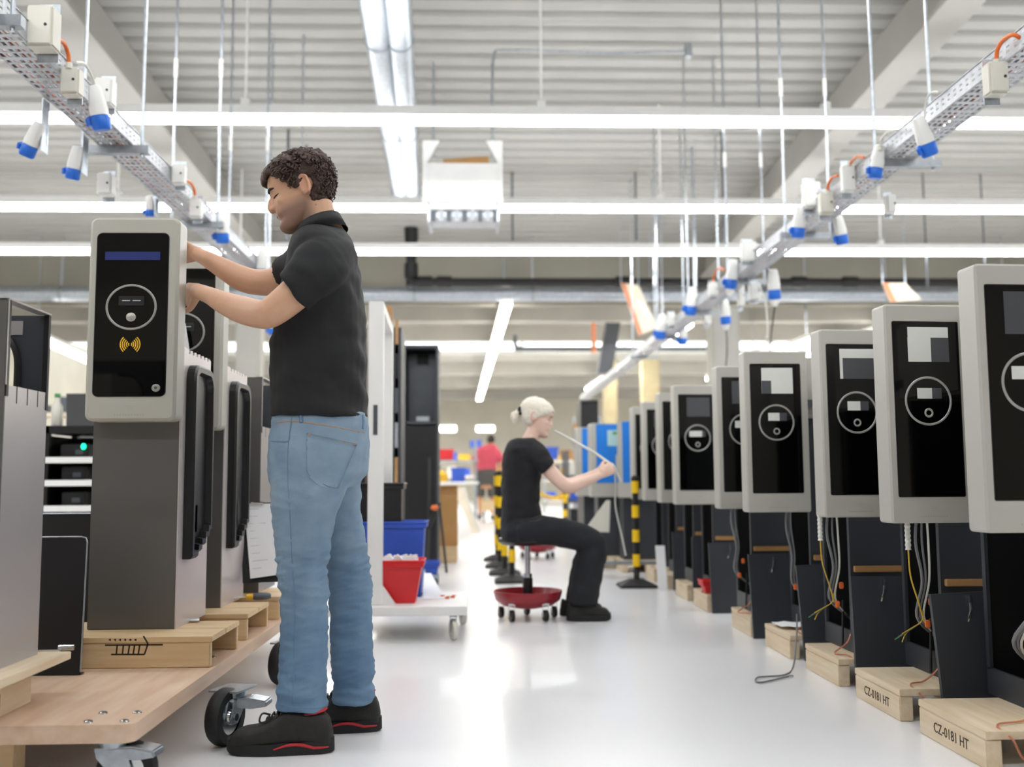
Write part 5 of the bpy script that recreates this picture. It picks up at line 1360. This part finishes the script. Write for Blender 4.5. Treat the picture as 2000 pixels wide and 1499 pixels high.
# white trolley
ty = 5.25
xa, xb = at(560, 1190, ty).x, at(912, 1190, ty).x
tz = .175
t = thing('white_trolley', 'white steel trolley with tall posts holding plastic bins', 'trolley', ((xa + xb) / 2, ty + .35, 0))
boxes('platform', 'white', t, [(xa, xb, ty, ty + .72, tz - .045, tz)], bev=.004)
xp0, xp1 = at(719, 900, ty + .1).x, at(748, 900, ty + .1).x
boxes('post', 'white', t, [(xp0, xp1, ty + .08, ty + .15, tz, at(733, 590, ty + .1).z)], bev=.004)
xq0, xq1 = at(749, 900, ty + .62).x, at(766, 900, ty + .62).x
boxes('post', 'white', t, [(xq0, xq1, ty + .60, ty + .66, tz, at(755, 637, ty + .62).z)], bev=.004)
zt0, zt1 = at(733, 590, ty + .1).z, at(755, 637, ty + .62).z
part('sloping_brace', 'white', t, lambda b: loft(b, [[V((xp0 + .03, ty + .1, zt0 - .05)), V((xp1, ty + .1, zt0 - .05)), V((xp1, ty + .1, zt0)), V((xp0 + .03, ty + .1, zt0))], [V((xq0, ty + .64, zt1 - .05)), V((xq1, ty + .64, zt1 - .05)), V((xq1, ty + .64, zt1)), V((xq0, ty + .64, zt1))]]))
boxes('post_slot', 'steel_d', t, [((xp0 + xp1) / 2 - .011, (xp0 + xp1) / 2 + .011, ty + .076, ty + .081, at(733, 850, ty + .1).z, at(733, 792, ty + .1).z)])
part('foot_gusset', 'white', t, lambda b: loft(b, [[V((xp1, ty + .09, tz)), V((xp1 + .07, ty + .09, tz)), V((xp1, ty + .09, tz + .10))], [V((xp1, ty + .13, tz)), V((xp1 + .07, ty + .13, tz)), V((xp1, ty + .13, tz + .10))]]))
for (x, y) in ((xb - .07, ty + .06), (xb - .03, ty + .62), (xa + .08, ty + .06), (xa + .08, ty + .62)): small_castor(t, x, y, .055, 'galv', tz - .046, 'plastic')
def bin_(label, u0, u1, v1, Y, zb, d, m, cat='bin', tap=.03, name='plastic_bin', group=None):
    x0, x1 = at(u0, v1, Y).x, at(u1, v1, Y).x; z1 = at((u0 + u1) / 2, v1, Y).z
    t = thing(name, label, cat, ((x0 + x1) / 2, Y + d / 2, zb), group=group)
    part('shell', m, t, lambda b: openbox(b, x0, x1, Y, Y + d, zb + .001, z1, .008, tap), bev=0)
    part('rim', m, t, lambda b: tube(b, [(x0, Y, z1), (x1, Y, z1), (x1, Y + d, z1), (x0, Y + d, z1), (x0, Y, z1)], .007, 6))
    return t, x0, x1, z1
t_, x0, x1, z1 = bin_('bright red bin heaped with white parts on the trolley', 728, 827, 1098, ty + .12, tz, .22, 'red', tap=.045)
for k in range(8):
    p = V((random.uniform(x0 + .06, x1 - .05), ty + random.uniform(.16, .30), z1 - .005))
    tt = thing('white_part', 'white plastic part heaped in the red bin', 'plastic part', p, group='white parts in the red bin')
    part('chip', 'paper', tt, lambda b: box(b, -.03, .03, -.012, .012, -.006, .03, Matrix.Translation(p) @ Matrix.Rotation(random.uniform(-1, 1), 4, 'Y') @ Matrix.Rotation(random.uniform(-1, 1), 4, 'Z')), bev=.003)
_, bx0, bx1, bz1 = bin_('large blue bin behind the red bin on the trolley', 690, 832, 1022, ty + .42, tz, .28, 'blue', tap=.03)
bin_('black crate with open lattice lid stacked on the blue bin', 690, 788, 946, ty + .44, bz1 + .004, .24, 'blackplastic', 'crate', .012)
p = atz(852, 1165, tz)
t = thing('paper_sheet', 'white folded sheet lying on the trolley end', 'paper', p)
part('sheet', 'paper', t, lambda b: loft(b, [[atz(826, 1172, tz) + V((0, 0, .002)), atz(868, 1170, tz) + V((0, 0, .002)), atz(842, 1140, tz) + V((0, 0, .06)), atz(828, 1140, tz) + V((0, 0, .06))], [q + V((0, .002, .002)) for q in (atz(826, 1172, tz) + V((0, 0, .002)), atz(868, 1170, tz) + V((0, 0, .002)), atz(842, 1140, tz) + V((0, 0, .06)), atz(828, 1140, tz) + V((0, 0, .06)))]]))
for k in range(3):
    p = atz(862 + 11 * k, 1168 + (k % 2) * 2, tz)
    tt = thing('orange_clip', 'small orange clip on the trolley end, %s from the folded sheet' % ORD[k], 'clip', p, group='orange clips on the trolley')
    part('clip_body', 'orange', tt, lambda b: box(b, p.x - .012, p.x + .012, p.y - .01, p.y + .01, tz + .0005, tz + .009), bev=.002); part('clip_tab', 'orange', tt, lambda b: box(b, p.x - .004, p.x + .018, p.y - .004, p.y + .004, tz + .009, tz + .014))
fy = 8.0
bin_('small blue bin on the floor beyond the trolley end', 826, 858, 1100, fy, .09, .2, 'blue', tap=.02)
t = thing('bin_dolly', 'small wheeled dolly under the blue floor bin', 'dolly', at(842, 1138, fy))
x0, x1 = at(829, 1120, fy).x, at(856, 1120, fy).x
boxes('plate', 'galv', t, [(x0, x1, fy, fy + .2, .075, .089)])
for x in (x0 + .02, x1 - .02):
    for y in (fy + .02, fy + .18): small_castor(t, x, y, .03, 'galv', .074)

# tall dark cabinets
def cabinet(label, u0, u1, v1, Y, d, m='steel_d'):
    x0, x1 = at(u0, v1, Y).x, at(u1, v1, Y).x; z1 = at(u0, v1, Y).z
    t = thing('tall_cabinet', label, 'cabinet', ((x0 + x1) / 2, Y + d / 2, 0), group='tall dark cabinets')
    boxes('carcass', m, t, [(x0, x0 + .02, Y, Y + d, .06, z1), (x1 - .02, x1, Y, Y + d, .06, z1), (x0 + .02, x1 - .02, Y + d - .02, Y + d, .06, z1), (x0 + .02, x1 - .02, Y + .001, Y + d - .02, z1 - .03, z1)])
    boxes('plinth', 'blackplastic', t, [(x0 + .01, x1 - .01, Y + .02, Y + d - .01, 0.001, .06)])
    return t, x0, x1, z1
cy = 9.6
t, x0, x1, z1 = cabinet('tall dark cabinet with open shelves between the trolley and the far aisle', 788, 856, 674, cy, .5, 'anthracite')
w_ = x1 - x0
for v in (828, 880, 960): boxes('shelf', 'steel_d', t, [(x0 + .02, x1 - .02, cy + .02, cy + .46, at(800, v, cy).z, at(800, v, cy).z + .018)])
boxes('inner_panel', 'steel_d', t, [(x0 + .03, x1 - .03, cy + .30, cy + .31, at(800, 822, cy).z, z1 - .05)])
boxes('vent_opening', 'blackin', t, [(x0 + w_ * .34, x0 + w_ * .68, cy + .29, cy + .3, at(800, 706, cy).z, at(800, 684, cy).z)])
boxes('lower_door', 'blackmetal', t, [(x0 + .02, x1 - .02, cy, cy + .015, .08, at(800, 832, cy).z)])
p = at(835, 818, cy)
t2 = thing('grey_device', 'grey device lying on the dark cabinet shelf', 'device', at(828, 826, cy + .1))
zs_ = at(800, 828, cy).z + .019
boxes('casing', 'steel_d', t2, [(x0 + w_ * .35, x0 + w_ * .75, cy + .06, cy + .26, zs_, zs_ + .06)], bev=.01); boxes('front_plate', 'galv', t2, [(x0 + w_ * .37, x0 + w_ * .73, cy + .054, cy + .059, zs_ + .008, zs_ + .05)])
t, x0, x1, z1 = cabinet('narrow dark rack column right behind the trolley posts', 766, 784, 640, 7.4, .4, 'anthracite')
for k in range(7):
    z = .3 + k * .25; boxes('device_front', ('steel_d', 'blackplastic', 'batten', 'galv')[k % 4], t, [(x0 + .022, x1 - .022, 7.40, 7.43, z, z + .18)])
t, x0, x1, z1 = cabinet('dark cabinet mostly hidden behind the standing worker\'s back', 690, 716, 640, 7.6, .5, 'blackmetal')
boxes('door', 'blackmetal', t, [(x0 + .02, x1 - .02, 7.6, 7.615, .08, z1 - .04)])
for lab, u0, u1, v0, v1, Y, m in (('rust-orange panel sticking up behind the trolley posts', 750, 766, 650, 598, 8.2, 'batten'),):
    x0, x1 = at(u0, v0, Y).x, at(u1, v0, Y).x
    t = thing('orange_partition', lab, 'panel', (x0, Y, 0)); boxes('upright', 'batten', t, [(x0, x1, Y, Y + .04, 0.001, at(u0, v1, Y).z)]); boxes('foot', 'steel_d', t, [(x0 - .05, x1 + .05, Y - .1, Y - .001, .001, .03)])
# cardboard box on pallet
p = pallet('pallet under the cardboard box at the far aisle', at(826, 1095, 10.3).x, at(892, 1095, 10.3).x, 10.3, 10.8, 0, 'x', H=.16, group='far pallets')
x0, x1 = at(856, 1000, 10.4).x, at(893, 1000, 10.4).x
t = thing('cardboard_box', 'tall brown cardboard box standing on the far pallet', 'box', ((x0 + x1) / 2, 10.6, .16))
zt_ = at(870, 950, 10.4).z
boxes('carton', 'cardboard', t, [(x0, x1, 10.4, 10.75, .161, zt_)], bev=.004); boxes('flap', 'cardboard', t, [(x0, x1, 10.36, 10.399, zt_ - .002, zt_ + .004)])
# black hand frame leaning
t = thing('leaning_frame', 'black tubular frame leaning before the tall dark cabinet', 'frame', at(850, 1060, 9.3))
part('left_rail', 'blackplastic', t, lambda b: tube(b, [at(838, 895, 9.4), at(838, 1035, 9.3), V((at(836, 1060, 9.2).x, 9.1, .012))], .012, 8)); part('right_rail', 'blackplastic', t, lambda b: tube(b, [at(858, 985, 9.4), V((at(873, 1062, 9.2).x, 9.1, .012))], .012, 8)); part('cross_rail', 'blackplastic', t, lambda b: tube(b, [at(838, 1030, 9.3), at(850, 1000, 9.3), at(858, 985, 9.4)], .02, 8))
part('orange_cap', 'orange', t, lambda b: ellips(b, at(849, 992, 9.25), (.035, 0, 0), (0, .03, 0), (0, 0, .025)))

# workbenches and shelves of the far hall
def bench(label, u0, u1, vt, Y, d=.9, m='white', n=8, bins=('yellow', 'blue', 'red', 'plastic', 'yellow', 'blue')):
    x0, x1 = at(u0, vt, Y).x, at(u1, vt, Y).x; zt_ = max(.7, at(u0, vt, Y).z)
    t = thing('workbench', label, 'workbench', ((x0 + x1) / 2, Y + d / 2, 0), group='workbenches far down the hall')
    boxes('worktop', m, t, [(x0, x1, Y, Y + d, zt_ - .04, zt_)])
    for x in (x0 + .03, x1 - .08):
        for y in (Y + .03, Y + d - .08): boxes('leg', 'galv_dull', t, [(x, x + .05, y, y + .05, 0.001, zt_ - .04)])
    boxes('upright', 'galv_dull', t, [(x0 + .03, x0 + .08, Y + d - .14, Y + d - .09, zt_, zt_ + .75), (x1 - .08, x1 - .03, Y + d - .14, Y + d - .09, zt_, zt_ + .75)])
    boxes('upper_shelf', 'galv_dull', t, [(x0, x1, Y + d - .40, Y + d - .02, zt_ + .36, zt_ + .38)])
    k = 0
    for z in (zt_, zt_ + .38):
        x = x0 + .03; kk = 0
        while x < x1 - .30:
            w_ = .22 + .1 * ((k * 7) % 3) / 2; c = bins[k % len(bins)]; h = .13 + .06 * ((k * 5) % 3)
            nm = {'yellow': 'yellow', 'blue': 'blue', 'red': 'red', 'plastic': 'pale grey', 'cardboard': 'brown', 'steel_d': 'dark grey', 'white': 'white'}.get(c, 'grey')
            y_ = Y + (d - .38)
            tt = thing('parts_bin', '%s parts bin, %s along the %s of the %s' % (nm, ORD[kk], 'worktop' if z == zt_ else 'upper shelf', label), 'bin', (x + w_ / 2, y_ + .1, z), group='parts bins on the far benches')
            part('shell', c, tt, lambda b: openbox(b, x, x + w_, y_, y_ + .28, z + .001, z + h, .01, .02)); part('label_strip', 'paper', tt, lambda b: box(b, x + .05, x + w_ - .05, y_ + .003, y_ + .012, z + h - .024, z + h - .006))
            x += w_ + .04 + (.1 if k % 3 == 2 else 0); k += 1; kk += 1
    return t
bench('workbench by the brown box', 845, 935, 942, 17.5, .8, 'white')
bench('bench behind the red-shirted worker', 850, 1010, 930, 27, .9, 'white', bins=('yellow', 'plastic', 'blue', 'yellow', 'red'))
bench('bench beyond the stool', 1040, 1140, 935, 20, .9, 'galv_dull', bins=('cardboard', 'steel_d', 'yellow', 'plastic', 'blue'))
bench('workbench close to the blue chargers', 1125, 1190, 905, 15.5, .9, 'white', bins=('yellow', 'cardboard', 'steel_d', 'red'))
t = thing('blue_notice', 'blue notice board on a stand near the red-shirted worker', 'sign', at(929, 900, 25))
q = [at(918, 875, 25), at(940, 874, 25), at(940, 859, 25), at(918, 861, 25)]
part('board', 'blue', t, lambda b: loft(b, [q, [p + V((0, .03, 0)) for p in q]])); x = at(929, 870, 25).x; part('pole', 'galv_dull', t, lambda b: tube(b, [(x, 25.05, 0.001), (x, 25.05, q[2].z)], .02, 8)); part('foot', 'steel_d', t, lambda b: lathe(b, [(.2, 0.001), (.18, .03)], (x, 25.05, 0), n=16))
Q = [at(886, 955, 16.5), at(905, 952, 16.5), atz(936, 1040, .002), atz(922, 1040, .002)]
t = thing('pale_board', 'pale board leaning by the bench near the red-shirted worker', 'board', Q[3])
part('panel', 'cream', t, lambda b: loft(b, [Q, [p + V((0, .05, 0)) for p in Q]])); part('edge_strip', 'plastic', t, lambda b: tube(b, [Q[1], Q[2]], .02, 6))
p = at(960, 985, 21.0)
t = thing('pale_bench_box', 'pale wooden box beside the red-shirted worker\'s legs', 'box', (p.x, 20.6, 0))
x0, x1 = at(940, 985, 20.6).x, at(975, 985, 20.6).x
boxes('crate_side', 'pine', t, [(x0, x1, 20.6, 20.62, .25, .42), (x0, x1, 21.0, 21.02, .25, .42), (x0, x0 + .02, 20.62, 21.0, .25, .42), (x1 - .02, x1, 20.62, 21.0, .25, .42), (x0, x1, 20.6, 21.02, .22, .25)])
for x in (x0 + .04, x1 - .08): boxes('leg', 'blackplastic', t, [(x, x + .04, 20.65, 20.69, .001, .22), (x, x + .04, 20.9, 20.94, .001, .22)])

def rack(label, short, u0, u1, vt, Y, d, zs, m='steel_d', shelfm='galv', items=True, seed=1, ztop=None):
    x0, x1 = at(u0, vt, Y).x, at(u1, vt, Y).x; z1 = at(u0, vt, Y).z
    t = thing('shelf_rack', label, 'shelf rack', ((x0 + x1) / 2, Y + d / 2, 0), group='shelf racks')
    for x in (x0, x1 - .04):
        for y in (Y, Y + d - .04): boxes('upright', m, t, [(x, x + .04, y, y + .04, .001, z1)])
    rnd = random.Random(seed)
    for z in zs:
        boxes('shelf', shelfm, t, [(x0 + .002, x1 - .002, Y + .004, Y + d - .004, z, z + .035)])
    if items:
        k = 0
        for zi, z in enumerate(zs):
            x = x0 + .06; kk = 0
            while x < x1 - .25:
                w_ = rnd.uniform(.14, .3); h = rnd.uniform(.08, .22); c = rnd.choice(['cardboard', 'steel_d', 'blackplastic', 'plastic', 'plastic', 'cardboard', 'steel_d', 'plastic', 'cardboard', 'yellow', 'steel_d', 'plastic', 'blue'])
                w_ = min(w_, x1 - .05 - x)
                nm = {'cardboard': 'brown', 'steel_d': 'dark grey', 'blackplastic': 'black', 'plastic': 'pale', 'blue': 'blue', 'yellow': 'yellow'}[c]
                tt = thing('storage_box', '%s storage box, %s along the %s shelf up of the %s' % (nm, ORD[min(kk, 13)], ORD[zi], short), 'box', (x + w_ / 2, Y + .2, z + .035), group='boxes on the ' + short)
                boxes('carton', c, tt, [(x, x + w_, Y + .05, Y + min(d - .08, .4), z + .036, z + .036 + h)], bev=.004); boxes('lid', c, tt, [(x - .004, x + w_ + .004, Y + .046, Y + min(d - .08, .4) + .004, z + .036 + h, z + .036 + h + .02)])
                x += w_ + rnd.uniform(.03, .15); k += 1; kk += 1
    return t
# rack behind the cart with bright shelf edges and a black tray on top
ry_ = 6.6
t = rack('black shelf rack standing behind the cart posts', 'black rack', 84, 215, 832, ry_, .5, [at(120, 1060, ry_).z, at(120, 1000, ry_).z, at(120, 950, ry_).z, at(120, 905, ry_).z], 'blackplastic', 'blackplastic', False)
for v in (1060, 1000, 950, 905): boxes('shelf_edge', 'white', t, [(at(92, 832, ry_).x, at(205, 832, ry_).x, ry_ - .012, ry_ + .003, at(120, v, ry_).z, at(120, v, ry_).z + .038)])
x0, x1 = at(84, 832, ry_).x, at(215, 832, ry_).x; ztop = at(120, 832, ry_).z
boxes('top_shelf', 'blackplastic', t, [(x0, x1, ry_, ry_ + .5, ztop - .05, ztop)]); boxes('back_panel', 'blackin', t, [(x0 + .04, x1 - .04, ry_ + .46, ry_ + .47, .1, ztop - .06)]); boxes('side_panel', 'blackin', t, [(x0 + .002, x0 + .012, ry_ + .041, ry_ + .458, .1, ztop - .06)])
for lab, u0, u1, v, m in (('black device with green light on the black shelf rack', 110, 165, 893, 'blackmetal'), ('dark device on the middle of the black shelf rack', 112, 160, 940, 'blackmetal'), ('dark device low on the black shelf rack', 112, 158, 990, 'blackmetal')):
    z = at(120, v + 8, ry_).z; xx0, xx1 = at(u0, v, ry_).x, at(u1, v, ry_).x
    tt = thing('rack_device', lab, 'device', (xx0, ry_ + .1, z)); zz0 = min([q for q in (at(120, 1060, ry_).z, at(120, 1000, ry_).z, at(120, 950, ry_).z, at(120, 905, ry_).z)], key=lambda q: abs(q + .035 - z)) + .036
    boxes('casing', m, tt, [(xx0, xx1, ry_ + .06, ry_ + .4, zz0, zz0 + .085)], bev=.006)
    boxes('front_label', 'steel_d', tt, [(xx1 - .08, xx1 - .03, ry_ + .055, ry_ + .059, zz0 + .02, zz0 + .05)])
    if 'green' in lab: part('status_light', 'led', tt, lambda b: ellips(b, (at(158, 853, ry_).x, ry_ + .05, zz0 + .07), (.016, 0, 0), (0, .01, 0), (0, 0, .02)))
xx0, xx1 = at(110, 765, ry_).x, at(166, 765, ry_).x
tt = thing('black_tray', 'black tilted tray on top of the shelf rack behind the cart', 'tray', (xx0, ry_ + .2, ztop)); q = [V((xx0 + .03, ry_ + .1, ztop + .001)), V((xx1 + .1, ry_ + .1, ztop + .001)), V((xx1 + .1, ry_ + .16, at(120, 765, ry_).z)), V((xx0, ry_ + .16, at(120, 765, ry_).z))]
part('panel', 'blackplastic', tt, lambda b: loft(b, [q, [p + V((0, .03, 0)) for p in q]])); part('rear_prop', 'blackplastic', tt, lambda b: box(b, xx0 + .1, xx0 + .14, ry_ + .2, ry_ + .3, ztop + .001, ztop + .12))
pw = at(115, 826, ry_)
tt = thing('white_cup', 'pale bottle standing on the rack top beside the black tray', 'bottle', (at(95, 820, ry_).x, ry_ + .12, ztop)); part('bottle_body', 'plastic', tt, lambda b: lathe(b, [(.03, .001), (.035, .01), (.035, .13), (.018, .16), (.016, .19)], (at(96, 820, ry_).x, ry_ + .12, ztop), n=16), smooth=True); part('cap', 'green', tt, lambda b: lathe(b, [(.018, .19), (.018, .215)], (at(96, 820, ry_).x, ry_ + .12, ztop), n=12))
rack('tall rack beyond the seated worker\'s arm', 'tall far rack', 1062, 1135, 880, 26, .8, [.3, .8, 1.3], 'galv_dull', 'cream', True, 5)
rack('dark rack in the gap left of the blue chargers'.replace('left of', 'beside'), 'dark gap rack', 1105, 1150, 880, 14.3, .6, [.15, .5, .85], 'steel_d', 'steel_d', True, 8)
rack('rack seen behind the cart far across the hall', 'rack across the cart', 20, 190, 770, 15, .8, [.3, .8, 1.3, 1.8], 'galv_dull', 'cream', True, 11)
rack('rack seen under the standing worker\'s elbow', 'rack under the elbow', 425, 540, 760, 13, .8, [.3, .8, 1.3, 1.7], 'galv_dull', 'cream', True, 13)
rack('rack behind the white trolley and dark cabinet', 'rack behind the trolley', 700, 800, 745, 19.5, .8, [.3, .8, 1.3, 1.8, 2.2], 'galv_dull', 'cream', True, 17)
t, x0, x1, z1 = cabinet('black upright cabinet just beyond the blue chargers', 1134, 1168, 782, 12.0, .5, 'blackmetal')
boxes('door', 'blackmetal', t, [(x0 + .02, x1 - .02, 12.0, 12.015, .08, z1 - .04)])

# small things along the charger row
xx, yy_ = at(1390, 1160, 6.25).x, 6.22
p = at(1374, 1137, 6.05)
t_, x0, x1, z1 = bin_('small red tray sitting on a pallet of the charger row', 1373, 1409, 1137, 6.34, .106, .14, 'red', tap=.02)
p = atz(1520, 1212, .106)
t = thing('packing_sheet', 'white packing sheet spread on the fourth pallet of the charger row', 'sheet', (1.55, 4.85, .106))
bm = bmesh.new(); n = 10; g = [[bm.verts.new((1.41 + .32 * i / n, 4.80 + .17 * j / n, .109 + .012 * (1 + noise.noise(V((i * .7, j * .6, 3)))))) for j in range(n + 1)] for i in range(n + 1)]
for i in range(n):
    for j in range(n): bm.faces.new((g[i][j], g[i + 1][j], g[i + 1][j + 1], g[i][j + 1]))
obj('sheet', bm, 'paper', t, smooth='full')
t = thing('floor_cable', 'thin grey cable lying looped on the floor before the pallets', 'cable', atz(1510, 1330))
q = [atz(u, v, .006) for u, v in ((1552, 1262), (1550, 1300), (1535, 1318), (1500, 1322), (1480, 1324), (1476, 1331), (1490, 1333), (1540, 1322))]
q[0] = at(1556, 1240, 4.62); q.insert(0, at(1556, 1200, 4.66))
part('strand', 'cable_g', t, lambda b: wire(b, q, .0035, 6, 6)); part('end_ferrule', 'chrome', t, lambda b: tube(b, [q[-1], q[-1] + V((.02, .002, 0))], .005, 6))
t = thing('paper_roll', 'white paper standing by the dark posts of the far chargers', 'paper', at(1292, 1090, 8.0))
q = [V((1.32, 7.55, .001)), V((1.39, 7.55, .001)), at(1298, 1068, 7.6), at(1280, 1068, 7.6)]
part('sheet', 'paper', t, lambda b: loft(b, [q, [p + V((0, .004, 0)) for p in q]])); part('fold', 'paper', t, lambda b: tube(b, [q[3], q[2]], .006, 6))
t = thing('grey_mat', 'grey sheet draped on the pallets by the blue chargers', 'sheet', at(1225, 1090, 8.6))
bm = bmesh.new(); box(bm, 1.05, 1.5, 8.60, 8.74, .106, .13); obj('sheet', bm, 'galv_dull', t, bev=.005)
t2 = thing('white_wedge', 'white slanted board behind the seated worker\'s knees', 'board', at(1165, 1010, 9.0))
q = [at(1140, 1040, 8.5), at(1190, 1040, 8.5), at(1192, 978, 8.5), at(1185, 978, 8.5)]
part('panel', 'plastic', t2, lambda b: loft(b, [q, [p + V((0, .03, 0)) for p in q]])); part('foot', 'steel_d', t2, lambda b: tube(b, [at(1150, 1040, 8.52), V((at(1150, 1040, 8.52).x, 8.6, .005))], .012, 6))
